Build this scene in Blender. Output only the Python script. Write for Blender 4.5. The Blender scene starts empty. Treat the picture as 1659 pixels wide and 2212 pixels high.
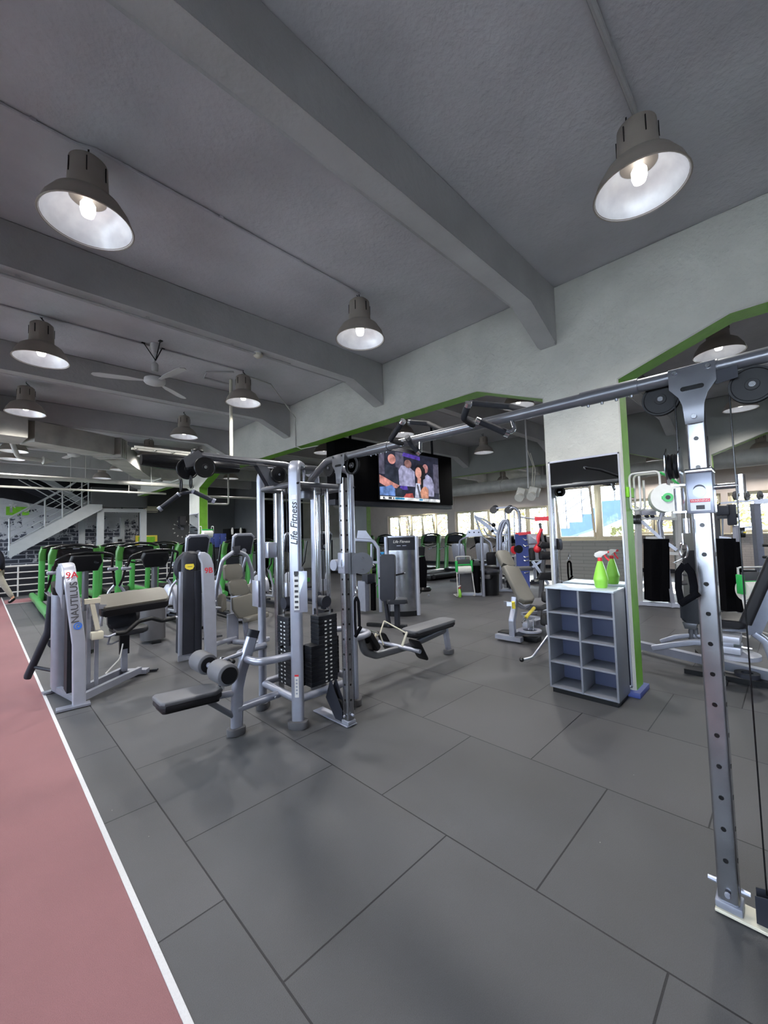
SKY=13.0; EXPO=0.8; LAMPW=130
import bpy, bmesh, math, random
from mathutils import Vector, Matrix
R=math.radians; PI=math.pi
S=bpy.context.scene; COL=S.collection
random.seed(7)
def V(*a): return Vector(a[0] if len(a)==1 else a)
# ---------------------------------------------------------------- materials
def lin(c): return tuple((x/12.92 if x<=.04045 else ((x+.055)/1.055)**2.4) for x in c)
def rgb(r,g,b): return lin((r/255,g/255,b/255))+(1,)
MATS={}
def mat(name,col,rough=.5,metal=0,var=.12,scale=6,bump=0,bscale=60,spec=.5,coat=0,emit=None,es=0,detail=4):
    m=bpy.data.materials.new(name); m.use_nodes=True; nt=m.node_tree; N=nt.nodes; L=nt.links
    b=N['Principled BSDF']; b.inputs['Roughness'].default_value=rough; b.inputs['Metallic'].default_value=metal
    b.inputs['Specular IOR Level'].default_value=spec
    if coat: b.inputs['Coat Weight'].default_value=coat; b.inputs['Coat Roughness'].default_value=.15
    tc=N.new('ShaderNodeTexCoord')
    if var:
        n=N.new('ShaderNodeTexNoise'); n.inputs['Scale'].default_value=scale; n.inputs['Detail'].default_value=detail
        L.new(tc.outputs['Object'],n.inputs['Vector'])
        r=N.new('ShaderNodeValToRGB'); r.color_ramp.elements[0].position=.3; r.color_ramp.elements[1].position=.7
        c=col[:3]
        r.color_ramp.elements[0].color=tuple(x*(1-var) for x in c)+(1,); r.color_ramp.elements[1].color=tuple(min(1,x*(1+var)) for x in c)+(1,)
        L.new(n.outputs['Fac'],r.inputs['Fac']); L.new(r.outputs['Color'],b.inputs['Base Color'])
    else: b.inputs['Base Color'].default_value=col
    if bump:
        n2=N.new('ShaderNodeTexNoise'); n2.inputs['Scale'].default_value=bscale; n2.inputs['Detail'].default_value=3
        L.new(tc.outputs['Object'],n2.inputs['Vector'])
        bp=N.new('ShaderNodeBump'); bp.inputs['Strength'].default_value=bump; bp.inputs['Distance'].default_value=.01
        L.new(n2.outputs['Fac'],bp.inputs['Height']); L.new(bp.outputs['Normal'],b.inputs['Normal'])
    if emit: b.inputs['Emission Color'].default_value=emit; b.inputs['Emission Strength'].default_value=es
    MATS[name]=m; return m
def glass_mat():
    m=bpy.data.materials.new('window glass'); m.use_nodes=True; nt=m.node_tree; N=nt.nodes; L=nt.links
    N.remove(N['Principled BSDF']); o=N['Material Output']
    t=N.new('ShaderNodeBsdfTransparent'); t.inputs[0].default_value=(.93,.96,.97,1)
    g=N.new('ShaderNodeBsdfGlossy'); g.inputs['Roughness'].default_value=.02
    f=N.new('ShaderNodeFresnel'); f.inputs[0].default_value=1.35
    x=N.new('ShaderNodeMixShader'); L.new(f.outputs[0],x.inputs[0]); L.new(t.outputs[0],x.inputs[1]); L.new(g.outputs[0],x.inputs[2]); L.new(x.outputs[0],o.inputs[0])
    MATS['glass']=m; return m
# ---------------------------------------------------------------- mesh builder
def rect(w,h,r=0,n=4):
    if r<=0: return [(-w/2,-h/2),(w/2,-h/2),(w/2,h/2),(-w/2,h/2)]
    out=[]
    for cx,cy,a0 in ((w/2-r,-h/2+r,-90),(w/2-r,h/2-r,0),(-w/2+r,h/2-r,90),(-w/2+r,-h/2+r,180)):
        for k in range(n+1):
            a=R(a0+90*k/n); out.append((cx+r*math.cos(a),cy+r*math.sin(a)))
    return out
def circ(r,n=12,ry=None):
    ry=ry or r
    return [(r*math.cos(2*PI*k/n),ry*math.sin(2*PI*k/n)) for k in range(n)]
def fillet(pts,r,n=6):
    pts=[V(p) for p in pts]; out=[pts[0]]
    for i in range(1,len(pts)-1):
        a,b,c=pts[i-1],pts[i],pts[i+1]; u=(a-b); v=(c-b); lu,lv=u.length,v.length; u.normalize(); v.normalize()
        ang=u.angle(v,PI)
        if ang>PI-.02: out.append(b); continue
        d=min(r/math.tan(ang/2),lu*.49,lv*.49)
        p,q=b+u*d,b+v*d
        for k in range(n+1):
            t=k/n; out.append(p*(1-t)**2+b*2*t*(1-t)+q*t*t)
    out.append(pts[-1]); return out
class MB:
    def __init__(s): s.bm=bmesh.new(); s.mi=0
    def face(s,vs):
        try:
            f=s.bm.faces.new(vs); f.material_index=s.mi; return f
        except ValueError: return None
    def sweep(s,pts,sec,up=(0,0,1),fil=0,fn=6,cap=True,closed=False,scales=None):
        pts=fillet(pts,fil,fn) if fil else [V(p) for p in pts]
        rings=[]; up=V(up); n=len(pts); prev=None
        for i,p in enumerate(pts):
            if closed: t=(pts[(i+1)%n]-pts[i-1])
            elif i==0: t=pts[1]-p
            elif i==n-1: t=p-pts[i-1]
            else: t=(pts[i+1]-p).normalized()+(p-pts[i-1]).normalized()
            t.normalize()
            if prev is None:
                x=up.cross(t)
                if x.length<1e-4: x=V(1,0,0).cross(t)
                if x.length<1e-4: x=V(0,1,0).cross(t)
            else:
                x=prev-t*prev.dot(t)
            x.normalize(); y=t.cross(x); prev=x
            k=scales[i] if scales else 1
            m=1
            if 0<i<n-1 and not closed:
                c=(p-pts[i-1]).normalized().dot(t); m=1/max(c,.5)
            rings.append([s.bm.verts.new(p+x*a*k+y*b*k) for a,b in sec])
        m=len(sec); rr=list(range(len(rings)-1))
        for i in rr:
            for j in range(m): s.face((rings[i][j],rings[i][(j+1)%m],rings[i+1][(j+1)%m],rings[i+1][j]))
        if closed:
            for j in range(m): s.face((rings[-1][j],rings[-1][(j+1)%m],rings[0][(j+1)%m],rings[0][j]))
        elif cap: s.face(rings[0][::-1]); s.face(rings[-1])
        return s
    def tube(s,pts,r,n=12,fil=0,**k): return s.sweep(pts,circ(r,n),fil=fil,**k)
    def bar(s,p,q,w,h,up=(0,0,1),r=0): return s.sweep([p,q],rect(w,h,r),up=up)
    def cyl(s,p,q,r,r2=None,n=20):
        p,q=V(p),V(q); t=(q-p).normalized(); x=t.orthogonal().normalized(); y=t.cross(x); r2=r if r2 is None else r2
        A=[s.bm.verts.new(p+(x*math.cos(2*PI*k/n)+y*math.sin(2*PI*k/n))*r) for k in range(n)]
        B=[s.bm.verts.new(q+(x*math.cos(2*PI*k/n)+y*math.sin(2*PI*k/n))*r2) for k in range(n)]
        for k in range(n): s.face((A[k],A[(k+1)%n],B[(k+1)%n],B[k]))
        s.face(A[::-1]); s.face(B); return s
    def lathe(s,prof,o=(0,0,0),ax=(0,0,1),n=28,closed=False):
        o=V(o); t=V(ax).normalized(); x=t.orthogonal().normalized(); y=t.cross(x); rings=[]
        for r,h in prof:
            if r<1e-6: rings.append([s.bm.verts.new(o+t*h)])
            else: rings.append([s.bm.verts.new(o+t*h+(x*math.cos(2*PI*k/n)+y*math.sin(2*PI*k/n))*r) for k in range(n)])
        L=len(rings)
        for i in range(L if closed else L-1):
            A,B=rings[i],rings[(i+1)%L]
            for k in range(n):
                k2=(k+1)%n
                if len(A)==1 and len(B)==1: continue
                if len(A)==1: s.face((A[0],B[k2],B[k]))
                elif len(B)==1: s.face((A[k],A[k2],B[0]))
                else: s.face((A[k],A[k2],B[k2],B[k]))
        return s
    def box(s,c,sz,bev=0,rot=None,seg=2):
        c=V(c); M=Matrix.Translation(c)
        if rot: M=M@(Matrix.Rotation(rot[2],4,'Z')@Matrix.Rotation(rot[1],4,'Y')@Matrix.Rotation(rot[0],4,'X'))
        x,y,z=[a/2 for a in sz]
        vs=[s.bm.verts.new(M@V(i*x,j*y,k*z)) for i in(-1,1) for j in(-1,1) for k in(-1,1)]
        fs=[s.face([vs[i] for i in f]) for f in ((0,1,3,2),(4,6,7,5),(0,4,5,1),(2,3,7,6),(0,2,6,4),(1,5,7,3))]
        if bev: 
            es=list({e for f in fs for e in f.edges}); bmesh.ops.bevel(s.bm,geom=es,offset=bev,segments=seg,affect='EDGES',profile=.5)
        return s
    def bb(s,x0,x1,y0,y1,z0,z1,bev=0): return s.box(((x0+x1)/2,(y0+y1)/2,(z0+z1)/2),(x1-x0,y1-y0,z1-z0),bev)
    def plate(s,poly,o,ux,uy,th,bev=0,seg=2):
        """polygon poly in plane (o,ux,uy), extruded by th along ux x uy, centred"""
        o,ux,uy=V(o),V(ux).normalized(),V(uy).normalized(); n=ux.cross(uy).normalized()
        A=[s.bm.verts.new(o+ux*a+uy*b-n*th/2) for a,b in poly]; B=[s.bm.verts.new(o+ux*a+uy*b+n*th/2) for a,b in poly]; m=len(poly)
        fs=[s.face([A[(k+1)%m],A[k],B[k],B[(k+1)%m]][::-1]) for k in range(m)]
        f0=s.face(A[::-1]); f1=s.face(B)
        if bev:
            es=list(set(f0.edges)|set(f1.edges)); bmesh.ops.bevel(s.bm,geom=es,offset=bev,segments=seg,affect='EDGES',profile=.5)
        return s
    def sphere(s,c,r,sx=1,sy=1,sz=1,n=12):
        M=Matrix.Translation(V(c))@Matrix.Diagonal((sx,sy,sz,1)); bmesh.ops.create_uvsphere(s.bm,u_segments=n*2,v_segments=n,radius=r,matrix=M); return s
    def bolt(s,p,ax,r=.008,h=.006):
        p=V(p); s.cyl(p,p+V(ax).normalized()*h,r,r*.85,8); return s
    def build(s,name,m,parent=None,smooth=38,world=False):
        bm=s.bm
        if parent is not None and world:
            M=parent.matrix_basis.inverted()
            if parent.parent: M=M@parent.parent.matrix_basis.inverted()
            bmesh.ops.transform(bm,matrix=M,verts=bm.verts)
        bmesh.ops.recalc_face_normals(bm,faces=bm.faces)
        lim=R(smooth)
        for f in bm.faces: f.smooth=True
        for e in bm.edges:
            if len(e.link_faces)==2 and e.calc_face_angle(0)>lim: e.smooth=False
        me=bpy.data.meshes.new(name); bm.to_mesh(me); bm.free()
        for x in (m if isinstance(m,(list,tuple)) else [m]): me.materials.append(MATS[x] if isinstance(x,str) else x)
        o=bpy.data.objects.new(name,me); COL.objects.link(o)
        if parent is not None: o.parent=parent
        return o
def tag(o,label=None,cat=None,group=None,kind=None):
    if label: o['label']=label
    if cat: o['category']=cat
    if group: o['group']=group
    if kind: o['kind']=kind
    return o
def thing(name,label,cat,loc=(0,0,0),rz=0,group=None):
    o=bpy.data.objects.new(name,None); o.empty_display_size=.1; COL.objects.link(o); o.location=loc; o.rotation_euler=(0,0,rz)
    tag(o,label,cat,group); o.matrix_basis=Matrix.Translation(V(loc))@Matrix.Rotation(rz,4,'Z'); return o
def struct(name,mb,m,label=None,smooth=38):
    o=mb.build(name,m,smooth=smooth); o['kind']='structure'
    if label: o['label']=label
    return o
def copy_tree(o,parent=None):
    c=o.copy(); COL.objects.link(c)
    if parent is not None: c.parent=parent
    for ch in list(o.children): copy_tree(ch,c)
    return c
def dup(o,loc,rz=None,label=None,group=None):
    c=copy_tree(o); c.location=loc
    if rz is not None: c.rotation_euler=(0,0,rz)
    if label: c['label']=label
    if group: c['group']=group
    return c
def text(s,size,name,m,M,parent,ext=.001,bold=0,shear=0):
    """flat lettering as mesh; M maps text plane (x right, y up) into parent space"""
    cu=bpy.data.curves.new(name,'FONT'); cu.body=s; cu.size=size; cu.extrude=ext; cu.align_x='CENTER'; cu.align_y='CENTER'; cu.offset=bold; cu.shear=shear; cu.resolution_u=3
    t=bpy.data.objects.new(name+'_tmp',cu); COL.objects.link(t); bpy.context.view_layer.update()
    dg=bpy.context.evaluated_depsgraph_get(); me=bpy.data.meshes.new_from_object(t.evaluated_get(dg)); me.transform(M)
    bpy.data.objects.remove(t); bpy.data.curves.remove(cu)
    me.materials.clear(); me.materials.append(MATS[m]); o=bpy.data.objects.new(name,me); COL.objects.link(o)
    if parent is not None: o.parent=parent
    return o
def frame(o,ux,uy):
    ux,uy=V(ux).normalized(),V(uy).normalized(); n=ux.cross(uy); o=V(o)
    return Matrix(((ux.x,uy.x,n.x,o.x),(ux.y,uy.y,n.y,o.y),(ux.z,uy.z,n.z,o.z),(0,0,0,1)))
# palette
mat('ceiling paint',rgb(176,176,180),.85,var=.13,scale=1.3,bump=.6,bscale=25,detail=8)
mat('beam paint',rgb(158,158,158),.85,var=.10,scale=1.7,bump=.45,bscale=22,detail=8)
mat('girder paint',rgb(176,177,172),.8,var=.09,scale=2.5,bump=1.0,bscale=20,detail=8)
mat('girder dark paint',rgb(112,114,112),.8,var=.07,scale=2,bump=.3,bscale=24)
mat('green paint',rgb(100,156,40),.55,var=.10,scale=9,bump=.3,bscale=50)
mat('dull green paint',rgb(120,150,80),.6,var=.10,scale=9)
mat('beige paint',rgb(196,184,176),.8,var=.05,scale=2,bump=.1)
mat('white paint',rgb(182,182,182),.5,var=.04)
mat('ac cream',rgb(236,230,206),.5,var=.02)
mat('dark wall paint',rgb(82,84,86),.7,var=.06,scale=2,spec=0.3)
mat('black wall paint',rgb(34,35,40),.7,var=.1,spec=0.15)
mat('silver',rgb(150,154,168),.35,metal=.55,var=.05,scale=12)
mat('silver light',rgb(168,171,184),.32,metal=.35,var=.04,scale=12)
mat('grey tube',rgb(104,106,112),.3,metal=.6,var=.06,scale=10)
mat('chrome',rgb(205,208,214),.18,metal=1,var=.04,scale=20)
mat('worn chrome',rgb(170,172,178),.27,metal=1,var=.18,scale=9,detail=8)
mat('dark tube',rgb(92,94,100),.3,metal=.5,var=.05)
mat('charcoal',rgb(38,40,48),.5,var=.08,scale=8,spec=.22)
mat('black plastic',rgb(19,20,23),.42,var=.12,scale=8,spec=0.25)
mat('gloss black',rgb(14,15,18),.22,var=0,coat=.15,spec=0.4)
mat('black fabric',rgb(11,11,14),.95,var=.2,scale=30,bump=.3,bscale=200,spec=0.05)
mat('stack black',rgb(26,28,34),.5,var=.1,scale=20,spec=0.25)
mat('vinyl taupe',rgb(90,88,82),.5,var=.06,scale=5,bump=.06,bscale=150)
mat('vinyl grey',rgb(88,89,94),.5,var=.06,scale=5,bump=.06,bscale=150,spec=0.3)
mat('vinyl dark',rgb(40,42,48),.45,var=.06,scale=5,bump=.06,bscale=150,spec=0.25)
mat('vinyl black',rgb(30,30,34),.45,var=.06,scale=5,bump=.06,bscale=150,spec=0.25)
mat('rubber',rgb(34,35,40),.75,var=.1,scale=14,spec=0.15)
mat('foot grey',rgb(76,76,80),.6,var=.06,spec=0.3)
mat('badge white',rgb(200,200,198),.5,var=0)
mat('ink',rgb(28,28,34),.5,var=0)
mat('logo blue',rgb(40,110,215),.4,var=0)
mat('red',rgb(205,40,52),.4,var=.04)
mat('yellow',rgb(225,205,70),.45,var=.04)
mat('head green',rgb(52,104,40),.4,var=.05)
mat('machine green',rgb(66,140,70),.3,var=.05,scale=4,coat=.4)
mat('bottle green',rgb(138,205,72),.35,var=.03)
mat('roll green',rgb(48,170,84),.35,var=.04)
mat('paper white',rgb(205,205,202),.85,var=.03,scale=20)
mat('shade grey',rgb(146,138,130),.45,metal=.2,var=.08,scale=5)
mat('reflector white',rgb(238,240,248),.3,var=.10,scale=9,metal=.1)
mat('bulb',rgb(255,255,255),.3,var=0,emit=(1,.97,.92,1),es=40)
mat('bulb glow',rgb(255,255,255),.3,var=0,emit=(1,.97,.92,1),es=3.4)
mat('galvanised',rgb(168,166,160),.5,metal=.15,var=.22,scale=2.5,detail=8)
mat('cream plastic',rgb(196,192,176),.5,var=.03)
mat('pipe paint',rgb(180,180,174),.45,var=.12,scale=5)
mat('cabinet grey',rgb(104,107,116),.45,var=.05,scale=3)
mat('cabinet back',rgb(60,67,94),.5,var=.05,scale=3)
mat('cabinet top',rgb(176,186,196),.25,var=.03)
mat('oak',rgb(120,88,62),.55,var=.15,scale=6)
mat('blue paint',rgb(58,72,134),.5,var=.05)
mat('cream frame',rgb(222,212,184),.5,var=.04)
mat('stair paint',rgb(164,168,170),.55,var=.04)
mat('mural green',rgb(120,190,40),.6,var=.15,scale=20)
mat('skin',rgb(200,150,125),.6,var=.04)
mat('jacket',rgb(26,27,36),.85,var=.15,scale=20,spec=0.1)
mat('trousers',rgb(150,146,138),.85,var=.08,scale=20)
mat('leaf',rgb(128,124,70),.7,var=.35,scale=2)
mat('bark',rgb(110,98,86),.85,var=.2)
mat('outdoor ground',rgb(190,188,182),.9,var=.08)
mat('outdoor blue',rgb(88,112,158),.7,var=.04)
glass_mat()
def mirror_mat():
    m=mat('mirror',(.82,.85,.86,1),.01,metal=1,var=0); return m
mirror_mat()
# ---------------------------------------------------------------- special surface materials
def nodes(name):
    m=bpy.data.materials.new(name); m.use_nodes=True; MATS[name]=m; nt=m.node_tree; return m,nt,nt.nodes,nt.links,nt.nodes['Principled BSDF']
def mth(N,L,op,a,b=None,c=None):
    n=N.new('ShaderNodeMath'); n.operation=op
    for i,x in enumerate((a,b,c)):
        if x is None: continue
        if isinstance(x,(int,float)): n.inputs[i].default_value=x
        else: L.new(x,n.inputs[i])
    return n.outputs[0]
def rubber_floor():
    m,nt,N,L,b=nodes('rubber tiles')
    tc=N.new('ShaderNodeTexCoord'); sp=N.new('ShaderNodeSeparateXYZ'); L.new(tc.outputs['Object'],sp.inputs[0])
    cb=N.new('ShaderNodeCombineXYZ'); L.new(mth(N,L,'ADD',sp.outputs[1],.08),cb.inputs[0]); L.new(mth(N,L,'SUBTRACT',sp.outputs[0],.822),cb.inputs[1])
    br=N.new('ShaderNodeTexBrick'); br.offset=.5; br.inputs['Scale'].default_value=1; br.inputs['Brick Width'].default_value=1; br.inputs['Row Height'].default_value=1
    br.inputs['Mortar Size'].default_value=.0045; br.inputs['Mortar Smooth'].default_value=.25
    br.inputs['Color1'].default_value=rgb(66,67,70); br.inputs['Color2'].default_value=rgb(73,73,76); br.inputs['Mortar'].default_value=rgb(18,19,26)
    L.new(cb.outputs[0],br.inputs['Vector'])
    n1=N.new('ShaderNodeTexNoise'); n1.inputs['Scale'].default_value=1.1; n1.inputs['Detail'].default_value=6; L.new(tc.outputs['Object'],n1.inputs['Vector'])
    n2=N.new('ShaderNodeTexNoise'); n2.inputs['Scale'].default_value=260; n2.inputs['Detail'].default_value=2; L.new(tc.outputs['Object'],n2.inputs['Vector'])
    n3=N.new('ShaderNodeTexVoronoi'); n3.inputs['Scale'].default_value=9; L.new(tc.outputs['Object'],n3.inputs['Vector'])
    f=mth(N,L,'MULTIPLY_ADD',n1.outputs['Fac'],.9,.55); g=mth(N,L,'MULTIPLY_ADD',n2.outputs['Fac'],.5,.75)
    k=mth(N,L,'MULTIPLY',f,g)
    sc=N.new('ShaderNodeVectorMath'); sc.operation='SCALE'; L.new(br.outputs['Color'],sc.inputs[0]); L.new(k,sc.inputs['Scale'])
    # sparse pale grit specks
    sp2=mth(N,L,'LESS_THAN',n3.outputs['Distance'],.022)
    mx=N.new('ShaderNodeMix'); mx.data_type='RGBA'; mx.inputs['B'].default_value=rgb(150,150,150)
    vr=N.new('ShaderNodeTexWhiteNoise'); L.new(n3.outputs['Position'],vr.inputs['Vector'])
    L.new(mth(N,L,'MULTIPLY',sp2,mth(N,L,'LESS_THAN',vr.outputs['Value'],.12)),mx.inputs['Factor']); L.new(sc.outputs[0],mx.inputs['A']); L.new(mx.outputs['Result'],b.inputs['Base Color'])
    L.new(mth(N,L,'MULTIPLY_ADD',n1.outputs['Fac'],.3,.42),b.inputs['Roughness']); b.inputs['Specular IOR Level'].default_value=.35
    bp=N.new('ShaderNodeBump'); bp.inputs['Strength'].default_value=.35; bp.inputs['Distance'].default_value=.004
    L.new(mth(N,L,'SUBTRACT',n2.outputs['Fac'],mth(N,L,'MULTIPLY',br.outputs['Fac'],2)),bp.inputs['Height']); L.new(bp.outputs['Normal'],b.inputs['Normal'])
def granular(name,c,s=300,a=.3,rough=.75):
    m,nt,N,L,b=nodes(name); tc=N.new('ShaderNodeTexCoord')
    n=N.new('ShaderNodeTexNoise'); n.inputs['Scale'].default_value=s; n.inputs['Detail'].default_value=3; L.new(tc.outputs['Object'],n.inputs['Vector'])
    n1=N.new('ShaderNodeTexNoise'); n1.inputs['Scale'].default_value=1.5; n1.inputs['Detail'].default_value=5; L.new(tc.outputs['Object'],n1.inputs['Vector'])
    k=mth(N,L,'MULTIPLY',mth(N,L,'MULTIPLY_ADD',n.outputs['Fac'],2*a,1-a),mth(N,L,'MULTIPLY_ADD',n1.outputs['Fac'],.3,.85))
    sc=N.new('ShaderNodeVectorMath'); sc.operation='SCALE'; sc.inputs[0].default_value=c[:3]; L.new(k,sc.inputs['Scale']); L.new(sc.outputs[0],b.inputs['Base Color'])
    b.inputs['Roughness'].default_value=rough
    bp=N.new('ShaderNodeBump'); bp.inputs['Strength'].default_value=.5; bp.inputs['Distance'].default_value=.004; L.new(n.outputs['Fac'],bp.inputs['Height']); L.new(bp.outputs['Normal'],b.inputs['Normal'])
def bricks(name,c1,c2,mo,axis='x',bw=.3,rh=.1,ms=.012,fade=None,bump=.5):
    m,nt,N,L,b=nodes(name); tc=N.new('ShaderNodeTexCoord'); sp=N.new('ShaderNodeSeparateXYZ'); L.new(tc.outputs['Object'],sp.inputs[0])
    cb=N.new('ShaderNodeCombineXYZ'); L.new(sp.outputs[0 if axis=='x' else 1],cb.inputs[0]); L.new(sp.outputs[2],cb.inputs[1])
    br=N.new('ShaderNodeTexBrick'); br.inputs['Scale'].default_value=1; br.inputs['Brick Width'].default_value=bw; br.inputs['Row Height'].default_value=rh
    br.inputs['Mortar Size'].default_value=ms; br.inputs['Mortar Smooth'].default_value=.3; br.inputs['Color1'].default_value=c1; br.inputs['Color2'].default_value=c2; br.inputs['Mortar'].default_value=mo
    L.new(cb.outputs[0],br.inputs['Vector']); col=br.outputs['Color']
    if fade:   # worn white plaster showing over the painted bricks, more of it higher up
        n=N.new('ShaderNodeTexNoise'); n.inputs['Scale'].default_value=2.2; n.inputs['Detail'].default_value=9; n.inputs['Roughness'].default_value=.7; L.new(tc.outputs['Object'],n.inputs['Vector'])
        h=mth(N,L,'MULTIPLY_ADD',sp.outputs[2],.11,-.26)
        f=mth(N,L,'GREATER_THAN',mth(N,L,'ADD',n.outputs['Fac'],h),.47)
        mx=N.new('ShaderNodeMix'); mx.data_type='RGBA'; L.new(f,mx.inputs['Factor']); L.new(col,mx.inputs['A']); mx.inputs['B'].default_value=fade; col=mx.outputs['Result']
    L.new(col,b.inputs['Base Color']); b.inputs['Roughness'].default_value=.8
    bp=N.new('ShaderNodeBump'); bp.inputs['Strength'].default_value=bump; bp.inputs['Distance'].default_value=.01; bp.invert=True; L.new(br.outputs['Fac'],bp.inputs['Height']); L.new(bp.outputs['Normal'],b.inputs['Normal'])
rubber_floor(); granular('red track',rgb(122,82,85)); granular('track line',rgb(185,184,186),120,.1)
bricks('mural bricks',rgb(46,50,60),rgb(66,70,82),rgb(150,152,158),'x',.42,.155,.02,fade=rgb(176,178,182))
bricks('painted bricks right',rgb(182,172,166),rgb(188,178,172),rgb(164,154,148),'y',.25,.075,.006)
bricks('painted bricks left',rgb(128,132,132),rgb(134,138,138),rgb(112,116,116),'y',.6,.09,.008)
# ---------------------------------------------------------------- shell
X0,X1,YB,YE=-2.1,17.0,-10.5,20.0
ZC=4.34
fl=MB(); fl.bb(.545,X1,YB,YE,-.06,0); struct('floor',fl,'rubber tiles','black rubber tile floor')
fl=MB(); fl.bb(X0,.52,YB,YE,-.06,0); struct('floor',fl,'red track','red granular running track floor')
fl=MB(); fl.bb(.52,.545,YB,YE,-.06,.003); struct('trim_1',fl,'track line','white line along the red track')
# cross branch of the track beyond the treadmills
fl=MB(); fl.bb(.55,6,15.3,16.4,-.01,.004); struct('floor',fl,'red track','red track branch behind the treadmills')
fl=MB(); fl.bb(.55,6,15.26,15.3,-.01,.006); struct('trim_2',fl,'track line','white line of the track branch')
c=MB(); c.bb(X0,X1+.3,YB,YE+.3,ZC,ZC+.25); struct('ceiling',c,'ceiling paint')
BY=[1.74+2.735*k for k in range(-3,7)]
bays=[(X0,4.525),(4.78,11.08),(11.33,16.75)]
for a,b in bays:
    for y in BY:
        hb=.62
        poly=[(a,ZC),(a,3.68),(a+.06,3.68),(a+hb,3.95),(b-hb,3.95),(b-.06,3.68),(b,3.68),(b,ZC)]
        m=MB(); m.plate([(p[0],p[1]) for p in poly],(0,y+.1,0),(1,0,0),(0,0,1),.2,bev=.012,seg=1)
        struct('ceiling_beam',m,'beam paint')
def girder(x0,x1,name,side,under,cols=(-9.81,1.163,12.14)):
    YB=-8.9
    # outline in the Y-Z plane, walked from low Y to high Y along the underside
    pts=[(YB,ZC),(YB,3.437)]
    for c0 in cols:
        c1=c0+.777
        if c1<YB: pts[-1]=(YB,3.437); continue
        pts+=[(c0-.88,3.437),(c0,3.12),(c0,0),(c1,0),(c1,3.12),(c1+.85,3.437)]
    pts+=[(YE,3.437),(YE,ZC)]
    m=MB(); m.plate(pts,((x0+x1)/2,0,0),(0,1,0),(0,0,1),x1-x0)
    m.bm.normal_update()
    for f in m.bm.faces:
        if abs(f.normal.x)<.5 and f.normal.z<.5: f.material_index=1
    bmesh.ops.bevel(m.bm,geom=[e for e in m.bm.edges if abs((e.verts[0].co-e.verts[1].co).x)<.01],offset=.012,segments=1,affect='EDGES',material=0)
    return struct(name,m,[side,under])
girder(4.525,4.78,'girder_and_pillars','girder paint','green paint')
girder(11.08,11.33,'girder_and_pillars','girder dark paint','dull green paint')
g=MB(); g.bb(16.72,17,YB,YE,3.5,ZC); struct('ceiling_beam',g,'girder paint')
g=MB(); g.bb(16.5,16.72,YB,YE,3.42,3.5); struct('trim_3',g,'girder paint')
# blue skirting at the foot of the near pillar
g=MB(); g.bb(4.475,4.82,1.12,1.98,0,.055,.006); struct('baseboard_1',g,'blue paint')
# ---------------------------------------------------------------- right wall with windows
w=MB(); w.bb(X1,X1+.3,YB,YE,0,1.34); w.mi=0; struct('wall_right',w,'painted bricks right')
w=MB(); w.bb(X1,X1+.3,YB,YE,2.64,ZC); struct('wall_right',w,'beige paint')
PIERS_R=[(12.0,12.45),(16.75,20.0),(1.45,1.62),(-10.5,-8)]
for a,b in PIERS_R:
    w=MB(); w.bb(X1-.04,X1+.3,a,b,1.34 if a!=12.0 else 0,2.64 if a!=12.0 else 3.5); struct('wall_right',w,'beige paint')
w=MB(); w.bb(X1-.05,X1,YB,YE,0,.14); struct('baseboard_right',w,'charcoal')
w=MB(); w.bb(X1-.1,X1+.02,YB,16.75,1.30,1.345,.005); struct('trim_4',w,'cream frame')
wn=[0]
def window(x,ya,yb,z0,z1,tilt=False,depth=.07,fm='cream frame',inward=-1,fw=.05):
    wn[0]+=1
    root=thing('window_%d'%wn[0],None,None,(x,(ya+yb)/2,z0)); root['kind']='structure'
    h=z1-z0; w=yb-ya
    f=MB()
    for y in(-w/2+fw/2,w/2-fw/2): f.box((0,y,h/2),(depth,fw,h),.004)
    for z in(fw/2,h-fw/2): f.box((0,0,z),(depth,w-2*fw,fw),.004)
    f.build('window_frame',fm,root)
    s=MB(); sh=h-2*fw; sw=w-2*fw; a=R(9) if tilt else 0
    M=Matrix.Translation((inward*.03,0,fw))@Matrix.Rotation(inward*a,4,'Y')
    for y in(-sw/2+.025,sw/2-.025): s.box((0,y,sh/2),(.04,.05,sh))
    for z in(.025,sh-.025): s.box((0,0,z),(.04,sw-.1,.05))
    bmesh.ops.transform(s.bm,matrix=M,verts=s.bm.verts); s.build('sash',fm,root)
    g=MB(); g.box((0,0,sh/2),(.006,sw-.1,sh-.1)); bmesh.ops.transform(g.bm,matrix=M,verts=g.bm.verts); g.build('pane','glass',root)
def bank(x,a,b,z0,z1,n,tilts,**k):
    for i in range(n): window(x,a+(b-a)*i/n,a+(b-a)*(i+1)/n,z0,z1,tilt=i in tilts,**k)
bank(17.12,12.45,16.75,1.345,2.64,5,(1,3))
bank(17.12,1.62,12.0,1.345,2.64,11,(1,5,8))
bank(17.12,-8,1.45,1.345,2.64,9,(5,7))
w=MB(); w.bb(X0-.3,X1+.3,YB-.3,YB,0,ZC); struct('wall_back',w,'beige paint')
# ---------------------------------------------------------------- left wall (seen in the mirror) with windows
w=MB(); w.bb(X0-.3,X0,YB,YE,0,1.31); struct('wall_left',w,'painted bricks left')
w=MB(); w.bb(X0-.3,X0,YB,YE,2.78,ZC); struct('wall_left',w,'dark wall paint')
bank(X0-.12,-10.12,19.28,1.31,2.78,28,(13,18),inward=1,fw=.06)
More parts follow.
